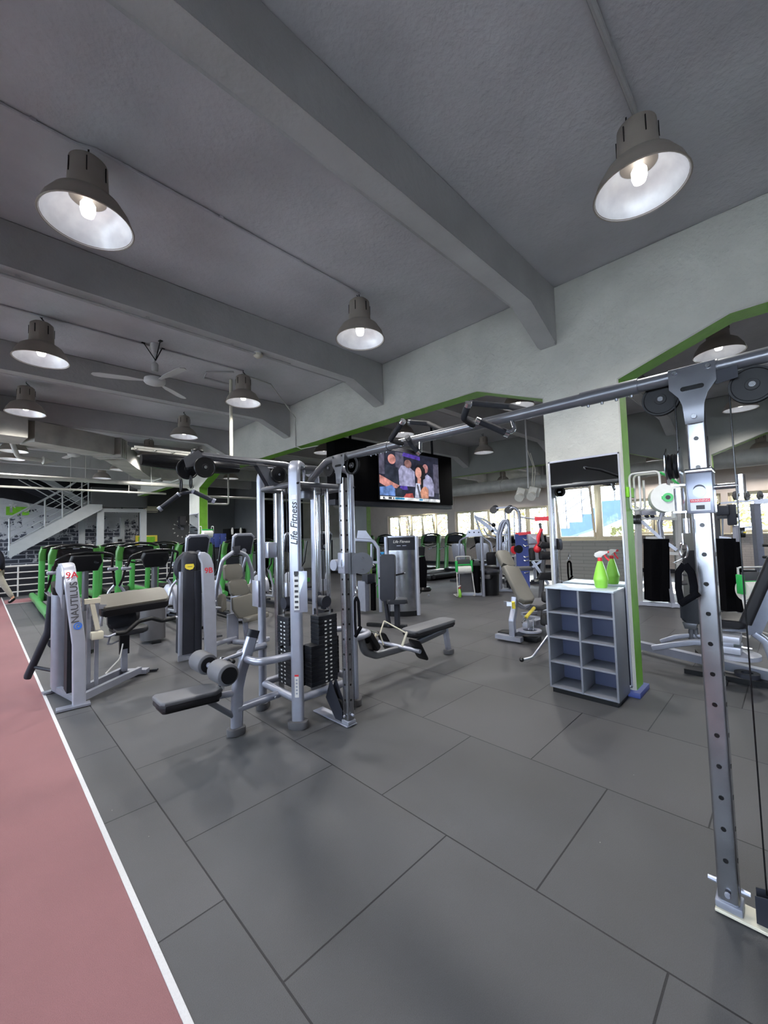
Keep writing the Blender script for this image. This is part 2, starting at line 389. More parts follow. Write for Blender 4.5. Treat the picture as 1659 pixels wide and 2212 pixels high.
# ---------------------------------------------------------------- end wall
w=MB(); w.bb(X0,4.9,YE,YE+.3,0,3.3); struct('wall_end',w,'mural bricks')
w=MB(); w.bb(X0,4.9,YE,YE+.3,3.3,ZC); struct('wall_end',w,'black wall paint')
w=MB(); w.bb(4.9,9.3,YE,YE+.3,0,ZC); struct('wall_end',w,'dark wall paint')
w=MB(); w.bb(9.3,13.3,YE,YE+.3,0,ZC); struct('wall_end',w,'black wall paint')
w=MB(); w.bb(13.3,X1+.3,YE,YE+.3,0,ZC); struct('wall_end',w,'girder paint')
w=MB(); w.bb(9.2,9.3,17.2,YE,0,ZC); struct('wall_end',w,'dark wall paint','short dark return wall')
CAMM=[[0.709258,-0.7043837,-0.028224],[0.0176213,0.0577393,-0.9981762],[0.7047287,0.7074671,0.0533642]]
# ---------------------------------------------------------------- pixel rays -> points on a chosen vertical or level plane
def ray(px,py):
    a,b=(px-829.5)/880.251405,(py-1106)/880.251405
    return V(*[CAMM[0][i]*a+CAMM[1][i]*b+CAMM[2][i] for i in range(3)])
def onp(ax,v,px,py):
    d=ray(px,py); t=(v-(0,0,1.635)[ax])/d[ax]; return V(0,0,1.635)+d*t
def pY(px,py,v): return onp(1,v,px,py)
def pX(px,py,v): return onp(0,v,px,py)
def pZ(px,py,v=0): return onp(2,v,px,py)
def pD(px,py,x,y):
    """point on the vertical plane through (x,y) that faces the viewer"""
    d=ray(px,py); n=V(x,y,0).normalized(); t=(x*n.x+y*n.y)/(d.x*n.x+d.y*n.y); return V(0,0,1.635)+d*t
# ---------------------------------------------------------------- high bay pendant lamps
def make_lamp():
    t=thing('pendant_lamp','','lamp')
    # origin = rim centre; ceiling is .54 above
    h=MB(); h.lathe([(0,.445),(.085,.445),(.112,.42),(.122,.19),(.105,.185),(.105,.17),(0,.17)],n=32)
    h.lathe([(.118,.20),(.145,.185),(.20,.145),(.247,.07),(.268,.006),(.274,0),(.268,-.004),(.258,.004),(.235,.07),(.19,.135),(.14,.172),(.1,.185)],n=40)
    hs=h.build('housing','shade grey',t,smooth=50)
    r=MB(); r.lathe([(.262,.0),(.256,.008),(.232,.07),(.188,.132),(.14,.169),(.06,.178),(0,.178)],n=40)
    r.build('reflector','reflector white',t,smooth=60)
    for a in range(6):
        s=MB()
        an=a*PI/3+.3; c_,s_=math.cos(an),math.sin(an); s.box((c_*.1185,s_*.1185,.34),(.006,.006,.10),rot=(0,0,an)); s.build('slot','gloss black',hs)
    k=MB(); k.tube([(0,0,.44),(0,0,.47),(.03,0,.485),(0,0,.50),(0,0,.54)],.006,6); k.lathe([(0,.46),(.03,.46),(.03,.44)],n=12)
    k.tube([(.08,0,.43),(.09,.02,.47),(.05,.05,.52),(.02,.05,.54)],.005,6)
    k.build('hook','black plastic',t)
    b=MB(); b.lathe([(0,.045),(.035,.055),(.045,.09),(.045,.13),(.025,.165),(0,.17)],n=16)
    b.build('bulb','bulb glow',t,smooth=60)
    l=bpy.data.lights.new('bulb_light','SPOT'); l.energy=LAMPW; l.shadow_soft_size=.10; l.spot_size=R(150); l.spot_blend=.7; l.color=(1,.96,.9)
    lo=bpy.data.objects.new('bulb_light',l); COL.objects.link(lo); lo.parent=t; lo.location=(0,0,-.01)
    return t
lamp0=make_lamp(); first=[True]
LW=[(0.49,3.27,'large pendant lamp at upper left, nearest the red track'),(2.985,.575,'large lit pendant lamp at upper right, nearest the camera'),(2.975,3.285,'pendant lamp hanging between the first and second concrete beams, above the cable station'),
(0.49,6.16,'pendant lamp at the left, left of the near ceiling fan'),(2.99,6.14,'pendant lamp beside the cream drop pipe'),(.52,8.88,'second pendant lamp back along the left row, below the far left beam'),
(3.05,8.99,'pendant lamp right of the near ceiling fan, above the lat pulldown arm'),(.55,12.74,'pendant lamp at the left edge in front of the ventilation duct'),(.56,13.96,'pendant lamp rim at the left edge just above the white pipe'),
(3.1,11.7,'pendant lamp right of the diagonal duct'),(3.02,14.35,'pendant lamp left of the diagonal duct, half hidden by it'),(2.96,16.6,'furthest pendant lamp above the landing, behind the white pipe'),
(6.65,.55,'pendant lamp under the right arch, above the crossover bar'),(6.68,3.29,'pendant lamp behind the right pair of pull-up grips'),(6.6,5.98,'pendant lamp behind the left pair of pull-up grips'),(6.4,8.6,'pendant lamp at the left end of the black screen panel'),
(9.9,5.95,'pendant lamp between screen panel and pillar'),(10.2,.59,'far pendant lamp under the right arch, behind the pulley'),(16.3,8.9,'pendant lamp in the far bay near the windows, left of the pillar'),(16.0,3.19,'pendant lamp in the far bay right of the pillar'),(16.2,.55,'pendant lamp in the far bay at the right edge of the picture'),(6.5,11.5,'added pendant lamp in the middle bay, behind the cable station'),(6.5,14.4,'added pendant lamp far back in the middle bay, right of the distant green pillar'),(6.5,17.2,'last added pendant lamp of the middle bay, in front of the dark end wall')]  # last three continue the middle row, added to brighten the far end
for x,y,lb in LW:
    z=3.80
    if first[0]: lamp0.location=(x,y,z); lamp0['label']=lb; lamp0['group']='pendant lamps'; first[0]=False
    else: dup(lamp0,(x,y,z),random.random(),lb,'pendant lamps')
# ---------------------------------------------------------------- surface conduits
def conduit(name,pts,r,m,label,clips=None,cat='cable conduit'):
    c=MB(); c.tube(pts,r,8); 
    if clips:
        for p in clips: c.box(p,(.03,.03,.03))
    return tag(c.build(name,m),label,cat)
conduit('conduit',[(-2,3.27,4.325),(.42,3.27,4.325),(.52,3.23,4.325),(2.985,3.285,4.325)],.012,'ceiling paint','grey conduit along the ceiling between the two nearest left lamps',[(.2,3.27,4.33),(1.4,3.25,4.33),(2.2,3.27,4.33)])
conduit('conduit',[(-2,.575,4.32),(2.985,.575,4.32)],.018,'beam paint','grey conduit along the ceiling to the upper right lamp')
conduit('conduit',[(-2,6.15,4.325),(3.0,6.15,4.325)],.012,'ceiling paint','grey conduit along the ceiling past the near ceiling fan')
conduit('conduit',[(-2,4.60,3.92),(2.5,4.60,3.92),(2.9,4.60,3.92)],.012,'beam paint','thin white conduit under the second concrete beam',[(.2,4.60,3.93),(1.2,4.60,3.93),(2.1,4.60,3.93)])
conduit('conduit',[(3.0,6.2,4.3),(3.6,6.35,4.32),(4.45,6.9,4.0),(4.505,7.0,3.9),(4.505,7.0,3.45),(4.505,6.8,3.36),(4.7,6.5,3.40)],.010,'girder paint','thin conduit bending down the girder face to the green edge')
conduit('conduit',[(2.9,6.28,4.33),(2.55,6.5,4.3),(2.6,6.75,4.3),(3.0,6.65,4.25)],.016,'beam paint','bent grey conduit between the cream drop pipe and the ceiling')
conduit('drop_pipe',[(3.0,6.62,4.33),(3.0,6.62,2.99)],.028,'cream plastic','cream vertical drop pipe from the ceiling to the hanging tray',[(3.0,6.62,3.9),(3.0,6.62,3.5)],cat='pipe')
# hanging tray with the black sleeve below it
t=thing('cable_tray','white hanging cable tray with a black wrapped duct below it','cable tray',(2.4,6.62,2.95))
m=MB(); m.bar((-.85,-.08,.02),(.75,-.08,.02),.03,.03); m.bar((-.85,.08,.02),(.75,.08,.02),.03,.03)
for k in range(7): m.bar((-.8+.25*k,-.08,.02),(-.8+.25*k,.08,.02),.02,.02)
m.build('rail','pipe paint',t)
m=MB(); m.lathe([(0,-.75),(.08,-.75),(.11,-.5),(.115,-.1),(.09,0),(.115,.1),(.11,.5),(.07,.72),(0,.72)],(0,0,-.14),(1,0,0),n=20); m.build('sleeve','gloss black',t)
# ---------------------------------------------------------------- ceiling fans
def make_fan():
    t=thing('ceiling_fan','','ceiling fan')
    m=MB(); m.lathe([(0,.54),(.055,.54),(.06,.5),(.035,.40),(0,.40)],n=20); m.lathe([(.012,.42),(.012,.2)],n=10); m.lathe([(0,.27),(.03,.27),(.042,.25),(.042,.17),(.03,.15),(0,.15)],n=20); m.build('canopy','white paint',t)
    m=MB(); m.lathe([(0,.07),(.08,.07),(.13,.045),(.135,.0),(.12,-.02),(.05,-.045),(0,-.045)],n=32); m.build('motor','white paint',t,smooth=50)
    m=MB()
    for a,l in ((0,1),(2,1),(4,1)):
        an=a; m.tube([(.14*math.cos(an),.14*math.sin(an),.54),(.02,0,.30)],.007,6); m.box((.15*math.cos(an),.15*math.sin(an),.535),(.05,.04,.012))
    m.build('stay','black plastic',t)
    for k in range(3):
        a=2*PI*k/3; b=MB(); poly=[(.12,-.02),(.2,-.03),(.32,-.055),(.62,-.06),(.70,-.045),(.725,0),(.70,.045),(.62,.065),(.32,.06),(.2,.03),(.12,.02)]
        ca,sa=math.cos(a),math.sin(a); ux=V(ca,sa,0); uy=V(-sa,ca,.12)
        b.plate(poly,(0,0,.012),ux,uy,.006); b.build('blade','white paint',t)
    return t
f=make_fan(); f.location=(1.68,6.07,3.80); f.rotation_euler=(0,0,R(-79)); f['label']='white three-blade ceiling fan above the exercise machines, nearer one'
f2=dup(f,(1.66,12.6,3.82),R(-20),'white three-blade ceiling fan further back under the duct')
f3=dup(f,(-.35,10.2,3.9),R(10),'white ceiling fan blade at the left edge under the far beam')
# ---------------------------------------------------------------- smoke detector
t=thing('smoke_detector','small white round smoke detector under the second beam','smoke detector',(2.45,4.62,3.95))
m=MB(); m.lathe([(0,0),(.05,0),(.05,-.02),(0,-.02)],n=20); m.build('mounting','white paint',t); m=MB(); m.lathe([(0,-.02),(.056,-.02),(.056,-.045),(.03,-.065),(0,-.065)],n=24); m.build('head','cream plastic',t)
# ---------------------------------------------------------------- ducts
t=thing('ventilation_duct','galvanised rectangular ventilation duct zigzagging under the beams','duct',(0,9.5,3.6))
def duct(m,p,q,w,h): m.bar(p,q,w,h)
m=MB(); duct(m,(-2.05,9.6,3.72),(.55,9.9,3.72),.75,.40); m.build('duct_section','galvanised',t,world=True)
m=MB(); duct(m,(.62,10.15,3.74),(2.0,10.7,3.74),.5,.40); m.build('duct_section','galvanised',t,world=True)
m=MB()
for k in range(4): duct(m,(2.0+.055*k,10.72+.09*k,3.74),(2.03+.055*k,10.76+.09*k,3.74),.58,.44)
m.build('flexible_collar','galvanised',t,world=True)
m=MB(); duct(m,(2.18,10.95,3.72),(3.55,13.9,3.72),.45,.40); m.build('duct_section','galvanised',t,world=True)
m=MB(); duct(m,(3.4,13.8,3.72),(4.5,13.8,3.72),.6,.38); m.build('duct_section','galvanised',t,world=True)
m=MB()
for x in (3.9,4.4):
    m.bar((x,13.4,3.5),(x,14.2,3.5),.04,.04); m.tube([(x,13.45,3.5),(x,13.45,4.34)],.008,6)
m.build('hanger','girder paint',t,world=True)
# round duct in the far bay
t=thing('round_duct','round grey spiral duct running along the far window bay','duct',(13,9,3.1))
m=MB(); m.tube([(12.6,16,3.15),(12.6,9.5,3.15),(12.6,-2,3.15)],.20,20)
for k in range(12): m.lathe([(.2,-.01),(.212,-.01),(.212,.01),(.2,.01)],(12.6,-1.5+1.4*k,3.15),(0,1,0),n=20,closed=True); m.tube([(12.6,-1.5+1.4*k,3.35),(12.6,-1.5+1.4*k,4.335)],.008,6)
m.build('duct_body','galvanised',t,world=True)
m=MB(); m.bb(12.55,12.85,3.6,5.0,3.05,3.25); m.build('grille','charcoal',t,world=True)
# ---------------------------------------------------------------- sprinkler and heating pipes across the left bay
def pipe(y,z,r,label,m='pipe paint',xa=-2.05,xb=4.5):
    p=MB(); p.tube([(xa,y,z),(xb,y,z)],r,12)
    for x in (-1,.3,1.9,3.4): 
        p.tube([(x,y,z),(x,y,4.3)],.008,6); p.lathe([(r+.002,-.02),(r+.01,-.02),(r+.01,.02),(r+.002,.02)],(x,y,z),(1,0,0),n=12,closed=True)
    return tag(p.build('pipe',m),label,'pipe')
pipe(12.6,3.2,.055,'thick white painted pipe crossing in front of the staircase, upper one')
pipe(15.0,3.2,.032,'thin white pipe crossing in front of the staircase, lower one')
t=thing('vent_pipe','white bent pipe stub hanging below the duct at the left edge','pipe',(.75,11.4,3.55)); m=MB(); m.tube([(.45,11.2,3.72),(.55,11.3,3.45),(.95,11.5,3.45)],.045,12,fil=.1); m.build('pipe_elbow','pipe paint',t,world=True)
m=MB(); m.lathe([(0,0),(.05,0),(.09,.02),(.04,.14),(0,.28)],(.95,11.5,3.45),(1,.2,0),n=16); m.build('nozzle','pipe paint',t,world=True)
p=MB(); p.tube([(4.85,13.8,3.05),(9,13.8,3.05),(9,14.5,3.05),(11.0,14.5,3.05)],.035,10,fil=.1); p.tube([(7.5,13.8,3.05),(7.5,13.8,4.34)],.008,6); tag(p.build('pipe','pipe paint'),'white pipe running behind the green pillar in the middle bay','pipe')
p=MB(); p.tube([(6.1,13.72,4.33),(6.1,13.72,2.8),(5.0,13.72,2.8)],.03,10,fil=.08); tag(p.build('pipe','pipe paint'),'short white pipe elbow just right of the green pillar','pipe')
# ---------------------------------------------------------------- ceiling speakers in the middle bay
t=thing('hanging_speakers','pair of small white spot projectors on a ceiling rod, left of the mirror pillar','spotlight',(9,4.3,2.43))
m=MB(); m.tube([(9,4.28,4.34),(9,4.28,2.6)],.02,8); m.build('rod','white paint',t,world=True)
for dy in (-.13,.16):
    m=MB(); m.box((9,4.28+dy,2.5),(.2,.2,.22),.02,rot=(R(20),0,0)); m.lathe([(0,0),(.09,0),(.10,-.1),(.0,-.1)],(8.9,4.28+dy,2.42),(1,0,.6),n=16); m.build('spot_head','pipe paint',t,world=True)
m=MB(); m.tube([(9,4.2,3.4),(9,4.1,3.0),(9,4.15,2.6)],.008,6); m.tube([(9,4.3,3.6),(9,4.15,3.1),(9,4.2,2.6)],.008,6); m.build('cable','cream plastic',t,world=True)
# ---------------------------------------------------------------- hanging screens
t=thing('screen_panel','wide black hanging panel behind the television screen','screen panel',(6.2,6.2,3.55))
m=MB(); m.bb(4.86,8.66,6.17,6.45,2.32,3.56,.01); m.build('cabinet','black fabric',t,world=True)
m=MB(); m.bb(4.86,8.66,6.2,6.4,2.22,2.33,.005); m.build('lower_rail','charcoal',t,world=True)
m=MB(); m.tube([(5.4,6.35,3.55),(5.4,6.35,4.34)],.03,10); m.tube([(8.1,6.35,3.55),(8.1,6.35,4.34)],.03,10); m.build('suspension','black plastic',t,world=True)
t=thing('television','television showing a blurred crowd with a woman in a grey vest','television',(6.98,6.12,2.33))
m=MB(); m.bb(5.94,8.02,6.10,6.165,2.345,3.47,.006); bz=m.build('bezel','gloss black',t,world=True)
def el(cx,cy,rx,ry,n=20): return [(cx+rx*math.cos(2*PI*k/n),cy+ry*math.sin(2*PI*k/n)) for k in range(n)]
sheets=[((26,28,44),[[(0,0),(1,0),(1,1),(0,1)]]),
((74,72,92),[[(.25,.62),(.38,.62),(.38,.98),(.25,.98)],[(.9,.2),(1,.2),(1,.85),(.9,.85)],[(0,.5),(.08,.5),(.08,.95),(0,.95)]]),
((70,50,150),[[(.36,.92),(.66,.88),(.66,.96),(.38,1)],[(.3,.22),(.44,.22),(.42,.34),(.33,.33)]]),
((150,150,184),[[(.3,.3),(.56,.3),(.56,.62),(.46,.72),(.34,.72),(.29,.6)],[(.7,.12),(.9,.12),(.9,.4),(.86,.54),(.78,.6),(.7,.5)]]),
((122,86,84),[el(.45,.77,.06,.09)]),((178,120,120),[el(.75,.72,.05,.1)]),
((34,40,54),[[(.08,.3),(.3,.3),(.29,.66),(.08,.7)],[(.24,.06),(.34,.06),(.34,.24),(.24,.26)]]),
((196,130,122),[el(.19,.82,.06,.1),[(0,.32),(0,.48),(.07,.44),(.22,.34),(.3,.3),(.26,.24),(.12,.24)]]),
((92,126,190),[[(0,.08),(.23,.08),(.23,.22),(.18,.3),(.1,.26),(0,.24)]]),
((170,70,66),[[(.36,.06),(.53,.06),(.51,.16),(.4,.14)]]),
((24,22,26),[[(.58,.5),(.66,.44),(.74,.5),(.74,.7),(.68,.8),(.6,.78),(.57,.7)],[(.63,.28),(.7,.3),(.7,.5),(.63,.5)]]),
((206,146,132),[el(.62,.61,.055,.12),[(.6,.34),(.66,.36),(.66,.5),(.6,.5)]]),
((198,204,232),[[(.55,.07),(.66,.07),(.64,.38),(.57,.38)]]),((206,142,116),[[(.66,.07),(.79,.07),(.79,.26),(.74,.33),(.69,.3),(.64,.2)]]),((84,84,96),[[(.62,.07),(.66,.07),(.62,.3),(.60,.36),(.58,.34)]]),
((226,230,236),[[(0,.0),(1,.0),(1,.06),(0,.06)]]),((40,130,180),[[(.22,.012),(.37,.012),(.37,.05),(.22,.05)],[(.62,.012),(.68,.012),(.68,.05),(.62,.05)]]),((30,32,40),[[(.04,.012),(.06,.012),(.06,.05),(.04,.05)],[(.12,.012),(.17,.012),(.17,.05),(.12,.05)],[(.19,.012),(.205,.012),(.205,.05),(.19,.05)]])]
pic=None; M0=MB(); keys=[]
for i,(c,p) in enumerate(sheets):
    k='screen '+str(c)
    if k not in MATS:
        mm=mat(k,rgb(*[x*.1 for x in c]),.2,var=0,emit=rgb(*c),es=.75); N_=mm.node_tree.nodes; L_=mm.node_tree.links; nz=N_.new('ShaderNodeTexNoise'); nz.inputs['Scale'].default_value=9; nz.inputs['Detail'].default_value=6; tc_=N_.new('ShaderNodeTexCoord'); L_.new(tc_.outputs['Object'],nz.inputs['Vector']); rp=N_.new('ShaderNodeValToRGB'); rp.color_ramp.elements[0].position=.3; rp.color_ramp.elements[1].position=.7; rp.color_ramp.elements[0].color=rgb(*[x*.62+8 for x in c]); rp.color_ramp.elements[1].color=rgb(*[min(255,x*1.02+16) for x in c]); L_.new(nz.outputs['Fac'],rp.inputs['Fac']); L_.new(rp.outputs['Color'],N_['Principled BSDF'].inputs['Emission Color'])
    M0.mi=i; keys.append(k)
    for q in p: M0.plate([(5.96+u*2.04,2.365+v*1.085) for u,v in q],(0,6.098-.0012*i,0),(1,0,0),(0,0,1),.001)
M0.build('picture',keys,bz,world=True)
# ---------------------------------------------------------------- cable station (tower, lat pulldown, seated row, crossover)
t=thing('cable_station','silver four-post cable station with lat pulldown, row bench and long crossover bar','gym machine',(2.29,3.38,0))
W=dict(parent=t,world=True)
def B(m,name,mt,p=None): return m.build(name,mt,p or t,world=True)
PO=[(1.97,3.09,'fl'),(1.97,3.70,'bl'),(2.62,3.09,'fr'),(2.62,3.70,'br')]
cx,cy=2.295,3.395
for x,y,k in PO:
    dx,dy=(cx-x),(cy-y); L=math.hypot(dx,dy); dx/=L; dy/=L
    # oval post curving inward at the top
    m=MB(); m.sweep([(x,y,.03),(x,y,2.285),(x+dx*.16,y+dy*.16,2.285+.0)],rect(.062,.112,.028,5),up=(0,0,1) ,fil=.10,fn=8) if False else m.sweep([(x,y,.03),(x,y,2.29),(x+dx*.2,y+dy*.2,2.29)],rect(.105,.062,.028,5),up=(-dx,-dy,0),fil=.10,fn=8)
    B(m,'post','silver')
    m=MB(); m.plate(rect(.17,.115,.045,6),(x,y,.032),(-dy,dx,0),(dx,dy,0),.064,.012); B(m,'foot','foot grey')
# top cross frame
tops=[(PO[0],PO[1]),(PO[0],PO[2]),(PO[1],PO[3]),(PO[2],PO[3])]
for a,b in tops:
    m=MB(); m.tube([(a[0],a[1],2.10),(b[0],b[1],2.10)],.024,14)
    for p in (a,b): m.bolt((p[0],p[1]-.05,2.10),(0,-1,0),.012,.012)
    B(m,'top_rail','grey tube')
    m=MB(); m.tube([(a[0],a[1],.235),(b[0],b[1],.235)],.033,14); B(m,'bottom_rail','silver')
# central junction
m=MB(); m.bb(2.14,2.45,3.24,3.55,2.07,2.10,.004); m.bb(2.18,2.41,3.28,3.51,2.27,2.32,.01); m.cyl((2.29,3.39,2.0),(2.29,3.39,2.07),.1); B(m,'junction_plate','dark tube')
for (x,y) in ((2.22,3.31),(2.37,3.31)):
    m=MB(); m.bar((x,y,2.08),(x,y,2.3),.03,.012); B(m,'upright_plate','silver')
# weight stacks: left face (lat), front face (crossover), right face (row), rear
def stack(cxx,cyy,ax,wide=.30,deep=.13,h=.62,split=.30):
    ux=V(1,0,0) if ax=='x' else V(0,1,0); 
    n=17; hh=h/n
    for k in range(n):
        up=k>=n*.55
        w_=wide*(.72 if up else 1); off=(.06 if not up else 0)
        m=MB(); sz=(w_,deep,hh*.965) if ax=='x' else (deep,w_,hh*.965)
        off=0 if up else -.045
        c=V(cxx,cyy,.27+hh*(k+.5))+ux*off
        m.box(c,sz,.003,seg=1); B(m,'weight_plate','stack black')
    # number marks and holes
    m=MB(); fx=V(0,-1,0) if ax=='x' else V(-1,0,0); tx=V(1,0,0) if ax=='x' else V(0,-1,0)
    for k in range(n-1):
        for s_ in (-.028,.028):
            p=V(cxx,cyy,.27+hh*(k+.5))+fx*(deep/2+.001)+tx*s_; m.box(p,(.022,.002,.012) if ax=='x' else (.002,.022,.012))
    B(m,'number_marks','badge white')
    for s_ in (-.075,.075):
        m=MB(); p=V(cxx,cyy,0)+tx*s_; m.tube([(p.x,p.y,.24),(p.x,p.y,2.09)],.0105,12); B(m,'guide_rod','chrome')
    m=MB(); p=V(cxx,cyy,.27+h+.0); m.box(p+V(0,0,.11),(.035,.06,.13) if ax=='x' else (.06,.035,.13),.012); m.cyl(p+V(-.05,0,.12) if ax=='y' else p+V(0,-.05,.12),p+V(.05,0,.12) if ax=='y' else p+V(0,.05,.12),.055,n=20); B(m,'stack_pulley','charcoal')
    m=MB(); m.tube([p+V(0,0,.16),(cxx,cyy,2.12)],.004,6); B(m,'cable','gloss black')
    m=MB(); q=V(cxx,cyy,.27+hh*9.5)+fx*(deep/2); m.cyl(q,q+fx*.035,.012,n=12); B(m,'selector_pin','black plastic')
stack(2.34,3.20,'x'); stack(2.09,3.42,'y',wide=.28,deep=.12)
stack(2.52,3.45,'y',wide=.26,deep=.11)
# logo on the front post
pf=V(1.97,3.09,0); nrm=V(-.707,-.707,0) if False else V(-.66,-.75,0)
MX=lambda z,off=.0,d=.0: frame((1.97-.7071*(.0325+d)+.7071*off,3.09-.7071*(.0325+d)-.7071*off,z),(0,0,1),(-.7071,.7071,0))
o=text('Life Fitness',.084,'maker_name','ink',MX(1.745),None,.0008,.0012,.25); 
for oo in [o]:
    oo.data.transform(t.matrix_basis.inverted()); oo.parent=t
m=MB(); m.plate(rect(.058,.05,.004),(1.97-.7071*.0325,3.09-.7071*.0325,1.975),(.7071,-.7071,0),(0,0,1),.002); B(m,'maker_badge','badge white')
m=MB(); m.plate(rect(.04,.036,.003),(1.97-.7071*.0345,3.09-.7071*.0345,1.975),(.7071,-.7071,0),(0,0,1),.002); B(m,'maker_emblem','silver')
# instruction placard (front post) and sticker
def placard(x,y,z,dx,dy,w=.13,h=.36,side=True):
    m=MB(); m.plate(rect(w,h,.004),(x,y,z),(dy,-dx,0),(0,0,1),.004,.001); return B(m,'placard','silver')
m=MB(); m.plate(rect(.12,.35,.006),(1.965,3.015,1.16),(.7071,-.7071,0),(0,0,1),.006,.001); B(m,'placard_holder','silver')
m=MB(); m.plate(rect(.045,.33,.004),(1.938,3.034,1.17),(.7071,-.7071,0),(0,0,1),.002); m.mi=0; B(m,'placard','badge white')
m=MB()
for k in range(7): m.plate(rect(.03,.02),(1.9365,3.0325,1.30-.045*k),(.7071,-.7071,0),(0,0,1),.0022)
m.plate(rect(.038,.03),(1.936,3.032,1.32),(.7071,-.7071,0),(0,0,1),.0024); B(m,'placard_print','ink')
m=MB(); m.plate(rect(.034,.19,.002),(1.97-.7071*.0325,3.09-.7071*.0325,.36),(.7071,-.7071,0),(0,0,1),.002); st=B(m,'warning_sticker','badge white'); st['label']='white warning sticker low on the front post'
m=MB(); m.plate(rect(.034,.016,.001),(1.97-.7071*.0337,3.09-.7071*.0337,.447),(.7071,-.7071,0),(0,0,1),.002); B(m,'sticker_band','red')
m=MB()
for k in range(5): m.plate(rect(.016,.014),(1.97-.7071*.0337,3.09-.7071*.0337,.41-.028*k),(.7071,-.7071,0),(0,0,1),.002)
B(m,'sticker_print','silver')
# placard of the left post
m=MB(); m.bb(1.90,1.912,3.64,3.76,.97,1.22,.003); B(m,'placard_holder','silver')
# ---- lat pulldown
m=MB(); m.tube([(2.25,3.38,2.08),(2.12,3.38,2.315),(1.62,3.38,2.31),(1.22,3.38,2.31)],.034,16,fil=.14,fn=8); B(m,'lat_arm','dark tube')
m=MB(); m.tube([(1.36,3.38,2.31),(1.205,3.38,2.31)],.038,16); B(m,'arm_sleeve','grey tube')
m=MB(); m.sphere((1.25,3.38,2.345),.036,1.4,1,.8); B(m,'end_bumper','black plastic')
for y in (3.345,3.415):
    m=MB(); m.plate([(1.74,2.30),(1.81,2.30),(1.99,2.17),(1.97,2.12),(1.87,2.10)],(0,y,0),(1,0,0),(0,0,1),.005); B(m,'gusset','dark tube')
    m=MB(); m.plate([(1.13,2.27),(1.24,2.35),(1.27,2.33),(1.27,2.27),(1.22,2.22),(1.15,2.2)],(0,y,0),(1,0,0),(0,0,1),.005); B(m,'pulley_bracket','grey tube')
def pulley(m,c,ax,r=.062,w=.02):
    m.lathe([(0,-w/2),(r*.30,-w/2),(r*.32,-w*.38),(r*.86,-w*.38),(r*.9,-w/2),(r,-w/2),(r*.9,0),(r,w/2),(r*.9,w/2),(r*.86,w*.38),(r*.32,w*.38),(r*.30,w/2),(0,w/2)],c,ax,n=36); return m
def pulley_part(c,ax,r=.062,w=.024,nm='pulley'):
    o=B(pulley(MB(),c,ax,r,w),nm,'black plastic'); a=V(ax).normalized(); m=MB(); m.cyl(V(c)-a*(w/2+.006),V(c)+a*(w/2+.006),r*.15,n=12)
    B(m,'hub_bolt','chrome',o); return o
for c in ((1.285,3.32,2.21),(1.185,3.42,2.20),(1.95,3.32,2.205),(1.95,3.43,2.205)): pulley_part(c,(0,1,0),.083 if c[0]<1.5 else .075)
m=MB(); m.tube([(1.285,3.32,2.29),(1.95,3.32,2.275)],.003,6); m.tube([(1.2,3.42,2.28),(1.95,3.42,2.275)],.003,6); B(m,'cable','charcoal')
# seat support
m=MB(); m.tube([(1.97,3.15,.60),(1.80,3.16,.60),(1.66,3.20,.60),(1.64,3.38,.60),(1.66,3.56,.60),(1.80,3.64,.60),(1.97,3.64,.60)],.032,14,fil=.10); B(m,'thigh_loop','silver')
m=MB(); m.sweep([(1.715,3.38,.80),(1.60,3.38,.50),(1.565,3.38,.36),(1.56,3.38,.04)],rect(.10,.06,.026,4),up=(0,1,0),fil=.15); 
B(m,'seat_upright','silver')
m=MB(); m.plate(rect(.15,.11,.045,6),(1.555,3.38,.03),(1,0,0),(0,1,0),.06,.012); B(m,'foot','foot grey')
m=MB(); m.sweep([(1.70,3.38,.77),(1.722,3.38,.83)],rect(.105,.066,.028,4),up=(0,1,0)); B(m,'end_cap','charcoal')
m=MB(); m.tube([(1.56,3.38,.205),(1.96,3.38,.215)],.034,14); m.bolt((1.9,3.34,.21),(0,-1,0),.012,.01); B(m,'base_tube','silver')
m=MB(); m.tube([(1.56,3.38,.34),(1.36,3.38,.36)],.026,12); B(m,'seat_tube','silver')
m=MB(); m.tube([(1.30,3.38,.36),(1.55,3.38,.14)],.022,12); B(m,'seat_brace','grey tube')
def pad(poly_w,poly_h,th,o,ux,uy,r=.05,bev=.02,seg=3):
    m=MB(); m.plate(rect(poly_w,poly_h,r,6),o,ux,uy,th,bev,seg); return m
m=MB(); m.plate([(-.23,-.095),(-.205,-.125),(.17,-.125),(.235,-.075),(.235,.075),(.17,.125),(-.205,.125),(-.23,.095)],(1.175,3.38,.437),(1,0,-.06),(0,1,0),.035,.014,3); B(m,'seat','vinyl grey')
m=MB(); m.plate([(-.225,-.09),(-.2,-.12),(.165,-.12),(.23,-.072),(.23,.072),(.165,.12),(-.2,.12),(-.225,.09)],(1.175,3.38,.403),(1,0,-.06),(0,1,0),.045,.012,2); B(m,'seat_core','vinyl black')
m=MB(); m.plate(rect(.42,.2,.03),(1.175,3.38,.372),(1,0,-.06),(0,1,0),.02); B(m,'seat_underside','black plastic')
